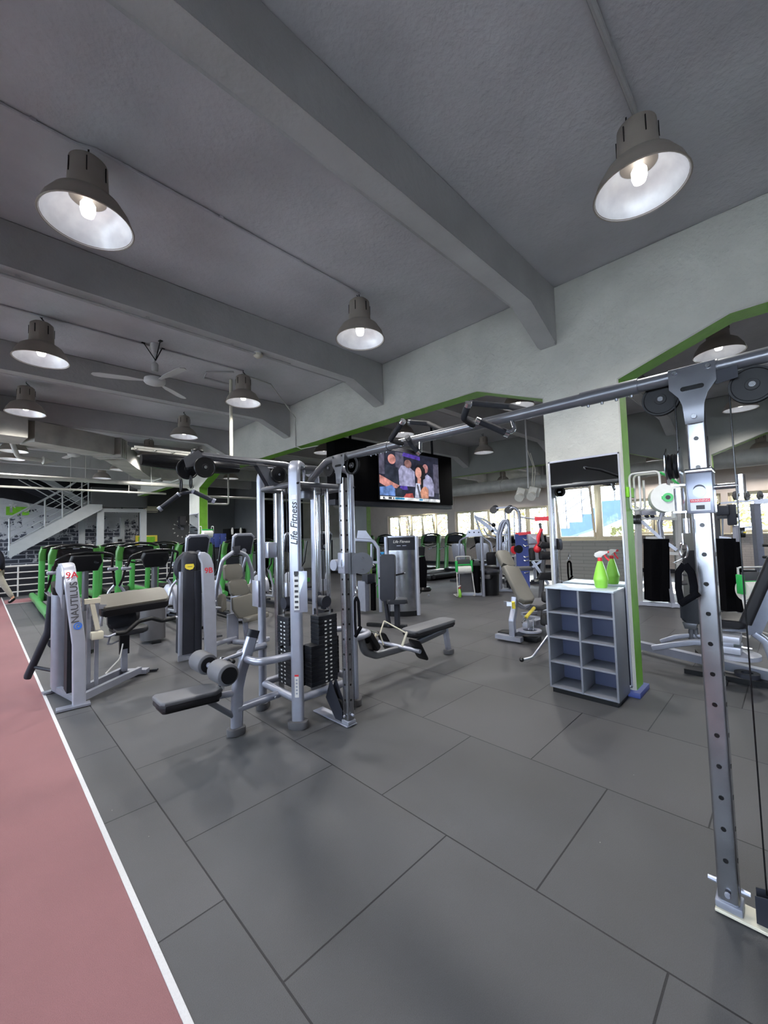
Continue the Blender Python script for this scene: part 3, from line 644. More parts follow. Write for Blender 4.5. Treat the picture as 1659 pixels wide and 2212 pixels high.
# thigh rollers
m=MB(); m.tube([(1.63,3.38,.655),(1.36,3.38,.615)],.018,10); B(m,'roller_arm','silver')
m=MB(); m.tube([(1.36,3.10,.60),(1.36,3.66,.60)],.022,10); B(m,'roller_axle','silver')
for y0 in (3.07,3.46):
    m=MB(); m.lathe([(.02,0),(.06,.0),(.080,.012),(.085,.03),(.085,.20),(.080,.218),(.06,.23),(.02,.23)],(1.36,y0,.60),(0,1,0),n=32); tr_=B(m,'thigh_roller','vinyl grey')
    m=MB(); m.cyl((1.36,y0-.006,.60),(1.36,y0+.236,.60),.062,n=28); B(m,'roller_cap','black plastic',tr_)
m=MB(); m.tube([(1.50,3.38,.63),(1.49,3.30,.63)],.012,10); m.sphere((1.49,3.285,.63),.018); B(m,'adjuster_knob','black plastic')
m=MB(); m.bar((1.43,3.38,.40),(1.44,3.38,.55),.05,.03,up=(1,0,0)); B(m,'seat_post','chrome')
# loop plate with slots
m=MB(); m.sweep([(1.52,3.60,.43),(1.52,3.66,.53),(1.54,3.62,.58),(1.56,3.56,.52),(1.55,3.54,.42)],rect(.05,.008),up=(1,0,0),fil=.03); B(m,'adjuster_plate','chrome')
# ---- seated row
m=MB(); m.tube([(2.62,3.15,.60),(2.78,3.16,.60),(2.93,3.20,.60),(2.95,3.38,.60),(2.93,3.56,.60),(2.78,3.64,.60),(2.62,3.64,.60)],.032,14,fil=.10); B(m,'row_loop','silver')
m=MB(); m.sweep([(2.93,3.38,.62),(3.0,3.38,.36),(3.18,3.38,.28),(3.72,3.38,.265),(4.45,3.38,.33)],rect(.085,.055,.025,4),up=(0,1,0),fil=.14); B(m,'row_beam','grey tube')
m=MB(); m.plate(rect(.86,.25,.06,6),(4.14,3.38,.447),(1,0,.012),(0,1,0),.035,.015,3); B(m,'row_seat','vinyl grey')
m=MB(); m.plate(rect(.85,.24,.06,6),(4.14,3.38,.413),(1,0,.012),(0,1,0),.045,.014,2); B(m,'row_seat_core','vinyl black')
m=MB(); m.plate(rect(.80,.2,.03),(4.14,3.38,.38),(1,0,.012),(0,1,0),.02); B(m,'seat_underside','black plastic')
m=MB(); m.sweep([(4.46,3.38,.36),(4.52,3.38,.04)],rect(.09,.055,.022,4),up=(0,1,0)); B(m,'bench_leg','silver')
m=MB(); m.plate(rect(.15,.11,.045,6),(4.525,3.38,.03),(1,0,0),(0,1,0),.06,.012); B(m,'foot','foot grey')
m=MB(); m.tube([(3.55,3.05,.30),(3.55,3.71,.30)],.025,12); B(m,'footrest_axle','silver')
for y in (3.10,3.64):
    m=MB(); m.plate(rect(.30,.17,.03,5),(3.58,y,.31),(.53,0,-.85),(0,1,0),.012,.004); B(m,'foot_plate','black plastic')
m=MB(); m.plate(rect(.26,.2,.03,5),(3.08,3.38,.47),(.55,0,-.83),(0,1,0),.05,.01); B(m,'cable_guard','black plastic')
pulley_part((3.05,3.38,.50),(0,1,0),.06)
# ---- chrome carriage columns
def column(x,y,zt,zb=.035,sgn=1):
    m=MB(); m.sweep([(x,y,zb),(x,y,zt)],rect(.072,.072,.012,3),up=(1,0,0)); o=B(m,'chrome_column','worn chrome')
    h=MB()
    k=0; z=.22
    while z<zt-.1:
        h.cyl((x-.0365,y,z),(x-.0375,y,z),.0095,n=12); h.cyl((x,y-.0365,z),(x,y-.0375,z),.0095,n=12); z+=.1285
    B(h,'adjustment_hole','gloss black',o)
    return o
def hanger(y,):
    for x in (2.29-.052,):
        m=MB(); m.plate([(-.085,2.345),(.085,2.345),(.085,2.255),(.05,2.21),(.038,2.17),(.034,2.085),(-.034,2.085),(-.038,2.17),(-.05,2.21),(-.085,2.255)],(x,y,0),(0,1,0),(0,0,1),.006,.001); hb_=B(m,'hanger_bracket','grey tube')
        m=MB(); m.plate(rect(.085,.02,.0095,5),(x-.0035,y,2.245),(0,1,0),(0,0,1),.004); B(m,'bracket_slot','gloss black',hb_)
        m=MB(); m.bolt((x-.003,y,2.115),(-1,0,0),.012,.008)
        for dy in(-.06,.06): m.bolt((x-.003,y+dy,2.325),(-1,0,0),.011,.008)
        B(m,'bracket_bolt','chrome',hb_)
column(2.29,2.80,2.14); column(2.29,.285,2.14)
hanger(2.80); hanger(.285)
m=MB(); m.tube([(2.29,3.36,2.10),(2.29,3.27,2.20),(2.29,3.02,2.325),(2.29,2.75,2.325),(2.29,-.2,2.325),(2.29,-.42,2.2),(2.29,-.5,2.1)],.033,18,fil=.14,fn=8); B(m,'crossover_bar','grey tube')
for a,b in ((2.46,2.22),(.77,.50)):
    m=MB(); m.tube([(2.29,a,2.325),(2.29,b,2.325)],.0385,18)
    for k in range(4): m.bolt((2.29,a+(b-a)*(k+.5)/4,2.288),(0,0,-1),.008,.012)
    B(m,'bar_sleeve','grey tube')
for y in (2.80,.285):
    m=MB(); m.tube([(2.29,y-.09,2.325),(2.29,y+.09,2.325)],.0365,18); B(m,'bar_clamp','grey tube')
# pull-up grips: straight pair stubs and angled outer handles
def grip(p0,p1,p2,name='pull_up_grip'):
    m=MB(); m.tube([p0,p1,p2],.0195,12,fil=.05); g=B(m,name,'rubber')
    m=MB()
    for a,b in ((p0,p1),(p2,p1)):
        d=(V(a)-V(b)).normalized(); m.cyl(V(a)-d*.004,V(a)+d*.022,.021,n=14)
    B(m,'grip_end','chrome',g); return g
xb=2.29
g3=lambda a,b,c,x0,x1,x2: grip(pX(a[0],a[1],x0),pX(b[0],b[1],x1),pX(c[0],c[1],x2))
g3((868,913),(843,950),(867,958),2.02,2.05,2.25); g3((888,912),(926,915),(963,933),2.52,2.50,2.32)
g3((882,948),(889,960),(903,976),2.16,2.2,2.24)
g3((1010,877),(1001,903),(1021,918),2.02,2.05,2.25); g3((1022,871),(1104,879),(1150,890),2.50,2.48,2.32)
g3((1035,910),(1063,922),(1092,935),2.12,2.18,2.24)
m=MB(); m.tube([pX(903,976,2.24),pX(908,975,2.27),V(2.29,1.90,2.32)],.014,10,fil=.03); B(m,'grip_stub','chrome')
m=MB(); m.tube([pX(1092,935,2.24),pX(1112,930,2.28),V(2.29,1.18,2.32)],.014,10,fil=.03); B(m,'grip_stub','chrome')
# crossover pulleys
for c in ((2.29,3.0,2.255),(2.29,2.66,2.235),(2.29,2.68,2.235),(2.33,.42,2.245),(2.29,.09,2.215)): pulley_part(c,(1,0,0),.078)
pulley_part((2.29,-.35,2.21),(1,0,0),.075)
m=MB(); m.plate([(-.04,2.30),(.16,2.30),(.03,2.24),(-.04,2.25)],(2.25,.17,0),(0,1,0),(0,0,1),.004); m.tube([(2.29,.165,2.29),(2.29,.01,2.25)],.006,6); B(m,'pulley_yoke','charcoal')
for ca,cb in (((2.20,.345,2.21),(2.20,.345,1.93)),((2.29,.165,2.2),(2.29,.165,.13)),((2.29,2.72,2.2),(2.29,2.72,.15))):
    m=MB(); m.tube([ca,cb],.003,6); B(m,'cable','gloss black')
# base plates with shrouds
for y,s_ in ((.285,-1),(2.80,1)):
    m=MB(); out=[(-.055,-.045*s_),(.055,-.045*s_),(.055,.45*s_),(-.055,.45*s_)] if s_>0 else [(-.055,.045),(.055,.045),(.055,-.6),(-.055,-.6)]
    m.plate(out,(2.29,y,.012),(1,0,0),(0,1,0),.012,.002,1); B(m,'base_plate','cream plastic' if s_<0 else 'silver')
    m=MB(); m.bb(2.245,2.335,y-.045,y+.045,.018,.05,.006); m.bolt((2.245,y,.09),(-1,0,0),.011,.012); m.bolt((2.29,y-.04,.1),(0,-1,0),.011,.03);  m.bolt((2.29,y+.04,.1),(0,1,0),.011,.03); B(m,'base_collar','silver')
for x in (2.262,2.318):
    m=MB(); m.plate([(2.705+.38,.17),(3.02,.33),(2.995,.335),(2.94,.24),(2.87,.14),(2.85,.12),(2.85,.02),(2.95,.02)],(x,0,0),(0,1,0),(0,0,1),.004); B(m,'pulley_shroud','charcoal')
    m=MB(); m.plate([(.20,.02),(.20,.125),(.05,.16),(-.3,.17),(-.3,.02)],(x,0,0),(0,1,0),(0,0,1),.004); B(m,'pulley_shroud','charcoal')
pulley_part((2.29,2.93,.13),(1,0,0),.055); pulley_part((2.29,.08,.1),(1,0,0),.055)
# near carriage with warning label
def carriage(y,z,hand):
    m=MB(); m.bb(2.243,2.337,y-.047,y+.047,z-.09,z+.09,.006); m.cyl((2.243,y,z+.005),(2.24,y,z+.005),.024,n=24); c=B(m,'carriage','silver')
    return c
car=carriage(.285,1.775,0)
m=MB(); m.cyl((2.2425,.285,1.79),(2.2405,.285,1.79),.022,n=24); B(m,'carriage_button','foot grey',car)
m=MB(); m.bb(2.24,2.34,.236,.334,1.865,1.885,.004); B(m,'carriage_lip','chrome',car)
m=MB(); m.plate(rect(.07,.035,.002),(2.2415,.285,1.715),(0,1,0),(0,0,1),.001); sl_=B(m,'safety_label','badge white',car)
m=MB(); m.plate(rect(.07,.014,.001),(2.2415,.285,1.742),(0,1,0),(0,0,1),.0014); B(m,'warning_band','red')
o=text('WARNING',.0135,'warning_text','badge white',frame((2.2403,.285,1.742),(0,-1,0),(0,0,1)),None,.0002); o.data.transform(t.matrix_basis.inverted()); o.parent=t
m=MB(); m.plate(rect(.03,.018),(2.2405,.285,1.712),(0,1,0),(0,0,1),.0012); B(m,'label_picture','ink')
m=MB(); m.tube([(2.30,.24,1.80),(2.30,.15,1.80)],.0125,12); m.tube([(2.30,.15,1.765),(2.30,.15,1.845)],.0165,14); B(m,'pull_pin','chrome')
m=MB(); m.tube([(2.30,.15,1.765),(2.30,.15,1.745)],.008,8); B(m,'cable_ferrule','chrome')
m=MB(); m.cyl((2.225,.357,1.70),(2.225,.357,1.80),.019,n=16); m.bb(2.21,2.245,.33,.38,1.81,1.818); m.bb(2.21,2.245,.33,.38,1.69,1.698); B(m,'swivel_barrel','chrome')
for dx in (0,.03):
    m=MB(); pulley(m,(2.215,.352+dx*.8,1.90),(0,1,0),.058,.016); B(m,'swivel_pulley','black plastic')
m=MB()
for yy in (.342,.392): m.plate([(-.05,.05),(.0,.085),(.05,.05),(.055,-.02),(.03,-.08),(-.03,-.08),(-.055,-.02)],(2.215,yy,1.90),(1,0,0),(0,0,1),.003)
B(m,'swivel_plate','chrome')
m=MB(); m.tube([(2.215,.335,1.70),(2.215,.335,1.60)],.003,6); m.tube([(2.215,.335,1.665),(2.215,.335,1.60)],.011,12); B(m,'cable_stop','chrome')
# far carriage
carriage(2.80,1.39,0)
for x in (2.262,2.318):
    m=MB(); m.lathe([(0,-.003),(.095,-.003),(.095,.003),(0,.003)],(x+.05,2.70-(x-2.29)*1.2,1.385),(.6,.8,0),n=32); sw_=B(m,'swivel_plate','grey tube')
m=MB(); m.bolt((2.365,2.657,1.43),(-.6,-.8,0),.01,.01); m.bolt((2.37,2.66,1.33),(-.6,-.8,0),.01,.01); B(m,'plate_bolt','chrome',sw_)
m=MB(); m.cyl((2.235,2.90,1.37),(2.345,2.90,1.37),.05,n=24); m.cyl((2.29,2.76,1.36),(2.29,2.84,1.36),.05,n=16); B(m,'carriage_drum','silver')
# rear station parts seen between the posts
m=MB(); m.cyl((2.15,3.86,1.5),(2.15,3.92,1.5),.085,n=24); m.bb(2.10,2.2,3.80,3.9,1.42,1.58,.01); B(m,'rear_carriage','silver')
m=MB(); m.sweep([(2.29,3.93,.03),(2.29,3.93,2.1)],rect(.072,.072,.012,3),up=(1,0,0)); B(m,'chrome_column','worn chrome')
# ---------------------------------------------------------------- attachments that hang from the station
t=thing('lat_bar','dark angled lat pulldown bar with grey grips hanging on two snap hooks','lat bar',(1.19,3.38,1.99))
q_=lambda a,b: pD(a,b,1.17,3.37)
m=MB(); m.tube([q_(386,1068),q_(402,1064),q_(417,1062)],.013,12); m.build('bar','charcoal',t,world=True)
for a,b in ((q_(385,1069),q_(346,1099)),(q_(418,1062),q_(461,1082))):
    m=MB(); m.tube([a,b],.0175,14); m.build('grip','charcoal',t,world=True); m=MB(); d=(V(b)-V(a)).normalized(); m.cyl(V(b)-d*.01,V(b)+d*.014,.021,n=14); m.cyl(V(a)-d*.012,V(a)+d*.004,.019,n=14); m.build('end_cap','silver',t,world=True)
def snap(c,s=1,name='snap_hook'):
    m=MB(); c=V(c); n=14; pts=[c+V(0,.018*math.sin(2*PI*k/n),.042*math.cos(2*PI*k/n))*s for k in range(n)]; m.tube(pts,.0065,6,closed=True); return m
for c in (q_(391,1048),q_(412,1041)): snap(c,1.15).build('snap_hook','black plastic',t,world=True)
def strap(name,label,x,y,z,cat='cable handle',ln=.30,grp=None,lean=0):
    t=thing(name,label,cat,(x,y,z))
    m=MB(); m.tube([(0,0,0),(0,0,-.05)],.004,6); n=14
    m.tube([V(0,.014*math.sin(2*PI*k/n),-.075+.034*math.cos(2*PI*k/n)) for k in range(n)],.004,6,closed=True); m.build('snap_hook','chrome',t)
    m=MB(); m.tube([(0,.04,-.13),(0,.0,-.105),(0,-.04,-.13),(0,0,-.142)],.004,6,closed=True); m.build('ring','chrome',t)
    m=MB(); m.sweep([(0,0,-.135),(0,.024,-.17),(0,.028,-.135-ln*.62),(0,.02,-.135-ln)],rect(.026,.007,.002),up=(1,0,0),fil=.03); m.sweep([(0,0,-.135),(0,-.022,-.17),(0,-.028,-.135-ln*.55),(0,-.026,-.135-ln*.74)],rect(.03,.009,.003),up=(1,0,0),fil=.03); m.build('strap','black fabric',t)
    m=MB(); m.tube([(0,.026,-.14-ln),(0,-.042,-.12-ln*.8)],.0145,14); m.build('grip','black fabric',t)
    return t
strap('strap_handle','black nylon strap handle hanging beside the near chrome column',2.19,.348,1.60,ln=.17)
strap('strap_handle','black nylon strap handle hanging below the round plates on the far column',2.24,2.60,1.25,ln=.32)
t=thing('row_handle','steel double-grip row handle resting on the row beam','row handle',(3.2,3.38,.55))
m=MB(); m.tube([(3.02,3.33,.60),(3.17,3.30,.53)],.007,6); m.build('chain','chrome',t,world=True)
m=MB(); m.tube([(3.24,3.3,.66),(3.17,3.3,.53),(3.22,3.3,.40)],.008,8); m.tube([(3.24,3.3,.66),(3.42,3.15,.52)],.008,8); m.tube([(3.17,3.3,.53),(3.25,3.44,.47)],.008,8); m.build('bracket','cream plastic',t,world=True)
m=MB(); m.tube([(3.43,3.13,.53),(3.36,3.15,.38)],.014,10); m.tube([(3.26,3.45,.51),(3.2,3.43,.40)],.014,10); m.build('grip','cream plastic',t,world=True)
# ---------------------------------------------------------------- near pillar: mirror, shelf, bottles, roll holder
t=thing('wall_mirror','tall frameless mirror on the front of the near pillar','mirror',(4.518,1.54,.06))
m=MB(); m.bb(4.512,4.520,1.205,1.885,.10,2.365); m.build('mirror_glass','mirror',t,world=True)
m=MB(); m.bb(4.508,4.524,1.885,1.905,.08,2.385,.002); m.bb(4.508,4.524,1.190,1.205,.08,2.385,.002); m.bb(4.508,4.524,1.19,1.905,2.365,2.385,.002); m.bb(4.508,4.524,1.19,1.905,.08,.10,.002); m.build('edge_trim','silver light',t,world=True)
t=thing('wall_mirror','tall mirror on the front of the distant green pillar','mirror',(4.518,12.5,.3))
m=MB(); m.bb(4.512,4.520,12.2,12.86,.3,2.37); m.build('mirror_glass','mirror',t,world=True)
m=MB(); m.bb(4.508,4.524,12.18,12.2,.3,2.39); m.bb(4.508,4.524,12.18,12.88,2.37,2.39); m.build('edge_trim','silver light',t,world=True)
t=thing('cubby_shelf','grey eight-compartment cubby shelf standing against the mirror pillar','shelf',(4.27,1.52,0))
xa,xb_,ya,yb,zt=4.12,4.455,1.20,1.83,1.05
def Pt(m,n,mt): return m.build(n,mt,t,world=True)
m=MB(); m.bb(xa+.02,xb_,ya+.02,yb-.02,0,.05); Pt(m,'plinth','black plastic')
m=MB(); m.bb(xa-.008,xb_,ya-.004,yb+.004,zt-.018,zt,.002); Pt(m,'top_board','cabinet top')
for y in (ya,yb-.018): m=MB(); m.bb(xa,xb_,y,y+.018,.05,zt-.018,.001); Pt(m,'side_panel','cabinet grey')
m=MB(); m.bb(xa,xb_-.01,1.506,1.524,.05,zt-.018,.001); Pt(m,'divider','cabinet grey')
m=MB(); m.bb(xb_-.012,xb_,ya+.018,yb-.018,.05,zt-.018); Pt(m,'back_panel','cabinet back')
for k in range(4):
    z=.05+k*(zt-.068)/4*1.0
    for a,b in ((ya+.018,1.506),(1.524,yb-.018)):
        m=MB(); m.bb(xa+.002,xb_-.012,a,b,z,z+.016,.001); Pt(m,'shelf_board','cabinet grey')
def bottle(x,y,z,rz,label,s=1,grp='green spray bottles'):
    t=thing('spray_bottle',label,'spray bottle',(x,y,z),rz,grp)
    m=MB(); m.lathe([(0,0),(.040,0),(.046,.01),(.052,.055),(.055,.062),(.054,.075),(.037,.145),(.020,.205),(.015,.215),(0,.215)],n=28); m.build('bottle_body','bottle green',t)
    m=MB(); m.lathe([(0,.212),(.017,.212),(.017,.235),(.012,.24),(0,.24)],n=16); m.build('collar','red',t)
    m=MB(); m.plate([(-.028,.24),(.012,.24),(.02,.262),(.055,.272),(.06,.29),(.0,.292),(-.035,.275),(-.04,.255)],(0,0,0),(1,0,0),(0,0,1),.022,.004); th_=m.build('trigger_head','badge white',t)
    m=MB(); m.sweep([(.03,0,.268),(.045,0,.24),(.066,0,.215)],rect(.014,.008,.003),up=(0,1,0)); m.cyl((.055,0,.282),(.068,0,.284),.009,n=12); m.build('trigger','red',th_)
    t.scale=(s,s,s); return t
bottle(4.33,1.365,1.05,R(-62),'lime green spray bottle with a red trigger on the cubby shelf',1.22)
t=thing('paper_roll_holder','white wire holder with a large paper roll on the side of the near pillar','paper roll holder',(4.66,1.15,1.95))
def U(m,pts,r): m.tube(pts,r,10,fil=.05,fn=6)
m=MB(); U(m,[(4.60,1.05,2.13),(4.60,1.05,1.80),(4.60,1.135,1.80),(4.60,1.135,2.16),(4.60,.88,2.16),(4.60,.88,1.83)],.0105)
U(m,[(4.76,1.05,2.10),(4.76,1.05,1.80),(4.76,1.135,1.80),(4.76,1.135,2.16),(4.76,.78,2.16),(4.76,.78,2.0)],.0105); m.build('wire_frame','white paint',t,world=True)
m=MB(); m.bb(4.56,4.80,1.136,1.162,1.93,2.03,.003); m.build('bracket_block','mural green',t,world=True)
m=MB(); m.lathe([(.03,-.13),(.135,-.13),(.135,.13),(.03,.13)],(4.70,.86,1.90),(.95,.3,0),n=48,closed=True); m.build('paper_roll','paper white',t,world=True)
ax=V(.95,.3,0).normalized(); c0=V(4.70,.86,1.90)
m=MB(); m.cyl(c0-ax*.145,c0-ax*.128,.042,n=24); m.cyl(c0-ax*.14,c0+ax*.14,.029,n=16); m.box(c0-ax*.14+V(0,.03,0),(.01,.05,.03)); hb_=m.build('hub','roll green',t,world=True)
m=MB(); m.cyl(c0-ax*.147,c0-ax*.144,.02,n=20); m.build('hub_hole','ink',hb_,world=True)
m=MB(); m.sweep([(4.62,.88,2.15),(4.68,.80,2.08),(4.80,.76,2.02)],rect(.03,.012),up=(0,0,1)); m.build('cutter_arm','roll green',t,world=True)
m=MB(); m.plate(rect(.24,.34,.01),(4.90,.84,1.88),(.95,.3,0),(0,0,1),.006); m.build('cutter_plate','white paint',t,world=True)
# ---------------------------------------------------------------- board beside the pillar
t=thing('wooden_board','narrow brown wooden board edge with blue side standing behind the mirror pillar','board',(4.95,2.02,0))
m=MB(); m.bb(4.86,4.90,1.99,2.02,0,1.93); m.build('wood_edge','oak',t,world=True); m=MB(); m.bb(4.90,5.5,1.995,2.015,0,1.93); m.build('blue_face','blue paint',t,world=True)
# ---------------------------------------------------------------- curl machine (9A)
def place_text(s,size,name,mt,o,ux,uy,t,**k):
    ob=text(s,size,name,mt,frame(o,ux,uy),None,**k); ob.data.transform(t.matrix_basis.inverted()); ob.parent=t; return ob
t=thing('curl_machine','silver preacher curl machine marked 9A beside the red track','gym machine',(.9,5.5,0))
def B(m,n,mt): return m.build(n,mt,t,world=True)
m=MB(); m.sweep([(.742,5.14,.02),(.735,5.14,.62),(.665,5.14,1.22),(.655,5.22,1.40),(.655,5.50,1.40),(.655,5.66,1.14)],rect(.112,.05,.016,4),up=(0,-1,0),fil=.13,fn=8); B(m,'arch_strip','silver light')
place_text('NAUTILUS',.088,'maker_name','foot grey',(.694,5.112,1.04),(-.045,0,1),(-1,0,-.045),t,ext=.0008,bold=.001)
m=MB(); n=24; m.sweep([(.738,5.111,.68)]+[],circ(.01)) if False else m.lathe([(.028,0),(.035,0),(.035,.002),(.028,.002)],(.722,5.1115,.80),(0,-1,0),n=32,closed=True); m.lathe([(.012,0),(.02,0),(.02,.002),(.012,.002)],(.727,5.1115,.795),(0,-1,0),n=24,closed=True); B(m,'maker_emblem','logo blue')
place_text('9A',.085,'machine_number','red',(.668,5.112,1.31),(1,0,0),(-.04,0,1),t,ext=.0008,bold=.0012)
m=MB(); m.plate([(0,.98),(0,1.30),(.12,1.385),(.40,1.38),(.50,1.15),(.42,1.12),(.12,1.08)],(.60,5.14,0),(0,1,0),(0,0,1),.012); B(m,'arch_side','silver')
m=MB(); m.sweep([(.65,5.80,.06),(.645,5.78,1.12)],rect(.125,.24,.05,6),up=(0,1,0)); B(m,'weight_shroud','silver')
m=MB(); m.sweep([(.645,5.78,1.10),(.645,5.76,1.18)],rect(.135,.25,.05,6),up=(0,1,0)); B(m,'shroud_cap','gloss black')
m=MB(); m.bb(.655,.70,5.25,5.45,.12,1.1); B(m,'weight_stack','stack black')
m=MB(); m.bar((.56,5.13,.018),(.83,5.11,.018),.10,.02,up=(0,0,1)); B(m,'foot_plate','silver')
m=MB(); m.bar((.52,5.82,.018),(.76,5.86,.018),.08,.02); B(m,'foot_plate','silver')
m=MB(); m.bar((.74,5.16,.06),(.62,5.8,.06),.05,.06); B(m,'base_rail','silver')
m=MB(); m.bar((.78,5.18,.07),(1.42,5.70,.07),.05,.07); B(m,'base_rail','silver')
m=MB(); m.bar((.80,5.45,.07),(1.26,5.84,.07),.05,.07); B(m,'base_rail','silver')
m=MB(); m.bar((1.20,5.92,.045),(1.50,5.68,.045),.09,.05); B(m,'base_cross','silver')
m=MB(); m.bar((1.36,5.90,.02),(1.62,5.72,.02),.05,.02); B(m,'base_foot','charcoal')
for x in (.86,.93):
    m=MB(); m.bar((x,5.42,.08),(x,5.42,1.0),.035,.035,up=(0,1,0)); B(m,'upright','silver')
m=MB(); m.bar((1.27,5.78,.08),(1.27,5.78,.34),.06,.06,up=(0,1,0)); B(m,'seat_column','silver')
m=MB(); m.bar((1.27,5.78,.28),(1.27,5.78,.54),.10,.05,up=(0,1,0)); B(m,'seat_slide','black plastic')
m=MB(); m.plate(rect(.33,.30,.08,6),(1.33,5.74,.565),(1,.1,0),(-.1,1,.05),.06,.02,3); B(m,'seat','vinyl dark')
m=MB(); m.plate(rect(.72,.30,.04,5),(1.36,5.72,.935),(1,.04,.03),(0,.88,.40),.05,.02,3); B(m,'arm_pad','vinyl taupe')
m=MB(); m.plate(rect(.72,.30,.04,5),(1.36,5.715,.885),(1,.04,.03),(0,.88,.40),.09,.02,3); B(m,'arm_pad_core','vinyl black')
m=MB(); m.plate(rect(.30,.26,.09,6),(1.26,5.86,.69),(1,0,0),(0,.25,.97),.07,.025,3); B(m,'chest_pad','vinyl dark')
m=MB(); m.bar((.92,5.5,.92),(1.15,5.75,.86),.05,.05); m.bar((.90,5.42,.86),(.90,5.62,.70),.05,.05); B(m,'pad_bracket','silver')
m=MB(); m.bar((.86,5.30,1.02),(.92,5.30,.70),.042,.04,up=(0,1,0)); m.bar((.80,5.30,1.01),(.94,5.30,1.01),.05,.05,up=(0,1,0)); B(m,'swing_arm','cream plastic')
m=MB(); m.bb(.86,.97,5.27,5.36,.60,.68,.01); B(m,'arm_hub','cream plastic')
m=MB(); m.tube([(.95,5.31,.625),(1.02,5.33,.60),(1.10,5.36,.615)],.014,10); B(m,'bar_stub','silver')
m=MB(); m.tube([(1.09,5.36,.615),(1.2,5.40,.60),(1.33,5.42,.70),(1.48,5.45,.71),(1.60,5.48,.655),(1.76,5.52,.66)],.024,12,fil=.08); B(m,'curl_bar','black plastic')
m=MB(); m.cyl((1.76,5.52,.66),(1.785,5.525,.66),.022,n=14); B(m,'bar_end','silver')
m=MB(); m.tube([(1.05,5.38,.60),(1.04,5.45,.50),(1.10,5.6,.46),(1.2,5.72,.46)],.010,8,fil=.03); B(m,'adjuster_rod','silver')
m=MB(); m.tube([(1.24,5.7,.42),(1.2,5.66,.26),(1.05,5.6,.14)],.008,8,fil=.1); B(m,'cable','badge white')
m=MB(); m.sweep([(.60,5.98,1.05),(.585,6.1,.62),(.43,6.35,.10)],rect(.07,.10,.03,5),up=(0,1,0),fil=.3); B(m,'rear_leg','charcoal')
m=MB(); m.tube([(.46,6.3,.22),(.62,6.0,.2)],.02,8); m.cyl((.62,6.0,.5),(.66,6.1,.5),.05,n=16); B(m,'rear_strut','charcoal')
# ---------------------------------------------------------------- machine 9B with reclining pads
t=thing('rotary_machine','grey weight tower marked 9B with segmented taupe backrest beside it','gym machine',(2.4,6,0))
m=MB(); m.sweep([(2.03,5.95,.10),(2.045,5.95,.8),(2.05,5.95,1.36),(2.08,5.95,1.44)],rect(.20,.26,.06,6),up=(0,1,0),scales=[1,1,.96,.7]); B(m,'weight_shroud','charcoal')
m=MB(); m.sweep([(1.93,5.86,.10),(1.945,5.86,1.2)],rect(.05,.06,.02,4),up=(0,1,0)); m.bb(1.90,2.14,5.84,5.86,.02,.10); B(m,'shroud_edge','silver')
m=MB(); m.sweep([(2.15,5.83,.12),(2.15,5.83,1.2)],rect(.10,.05,.02,4),up=(0,1,0)); B(m,'inner_cover','charcoal')
m=MB(); m.lathe([(0,0),(.19,0),(.22,.03),(.22,.07),(.19,.10),(0,.10)],(2.10,5.9,1.25),(0,1,0),n=40); B(m,'top_cowl','charcoal')
m=MB(); m.plate([(2.205,.01),(2.355,.01),(2.34,.6),(2.318,1.15),(2.31,1.28),(2.292,1.36),(2.255,1.42),(2.20,1.455),(2.14,1.46),(2.12,1.42),(2.15,1.38),(2.165,1.30),(2.17,1.15),(2.19,.6)],(0,5.72,0),(1,0,0),(0,0,1),.07,.016); B(m,'arch_strip','silver light')
place_text('9B',.105,'machine_number','red',(2.243,5.683,1.20),(1,0,0),(-.04,0,1),t,ext=.0008,bold=.0012)
m=MB(); m.plate([(-.06,.02),(-.05,.035),(.05,.035),(.06,0),(.04,-.035),(.0,-.045),(-.04,-.03),(-.06,-.01)],(2.04,5.812,1.265),(1,0,0),(0,0,1),.004); B(m,'yellow_badge','yellow')
m=MB(); m.plate(rect(.06,.006),(2.04,5.809,1.265),(1,0,0),(0,0,1),.004); B(m,'badge_text','foot grey')
def padp(c,w,h,ux,uy,th=.08,r=.04,mt='vinyl taupe',nm='back_pad'): 
    m=MB(); m.plate(rect(w,h,r,6),c,ux,uy,th,.022,3); return B(m,nm,mt)
up1=V(-.22,.30,.92); sx=V(.90,-.25,.28)
padp((2.735,6.02,1.12),.27,.24,(1,-.05,0),(-.04,.12,1)); padp((2.80,5.98,.885),.27,.24,(1,-.05,0),(-.16,.14,1)); 
m=MB(); m.plate([(-.17,.15),(.12,.15),(.19,.02),(.15,-.19),(-.02,-.21),(-.15,-.17),(-.2,-.02)],(2.88,5.93,.62),(1,-.05,.12),(-.16,.16,1),.08,.022,3); B(m,'back_pad','vinyl taupe')
padp((2.56,6.0,.69),.12,.26,(.9,-.4,0),(0,.1,1),.08,.05); padp((3.10,6.12,.76),.14,.30,(.9,.3,0),(-.25,.2,1),.08,.05)
padp((2.98,5.78,.44),.36,.20,(1,-.05,.1),(0,.95,-.1),.07,.06,nm='seat')
m=MB(); m.tube([(2.56,6.3,.3),(2.60,6.28,.9),(2.66,6.22,1.30),(2.86,6.2,1.44),(3.05,6.2,1.36),(3.16,6.25,1.1),(3.2,6.3,.8)],.03,12,fil=.15); B(m,'arch_frame','silver')
m=MB(); m.plate([(-.06,.05),(.07,.06),(.05,-.05),(-.04,-.05)],(2.86,6.16,1.45),(1,0,0),(0,.2,1),.03,.006); B(m,'range_plate','charcoal')
m=MB(); m.tube([(3.05,6.2,1.36),(3.0,6.3,1.05),(2.98,6.3,.72),(3.15,6.25,.70)],.022,10,fil=.06); B(m,'side_handle','silver')
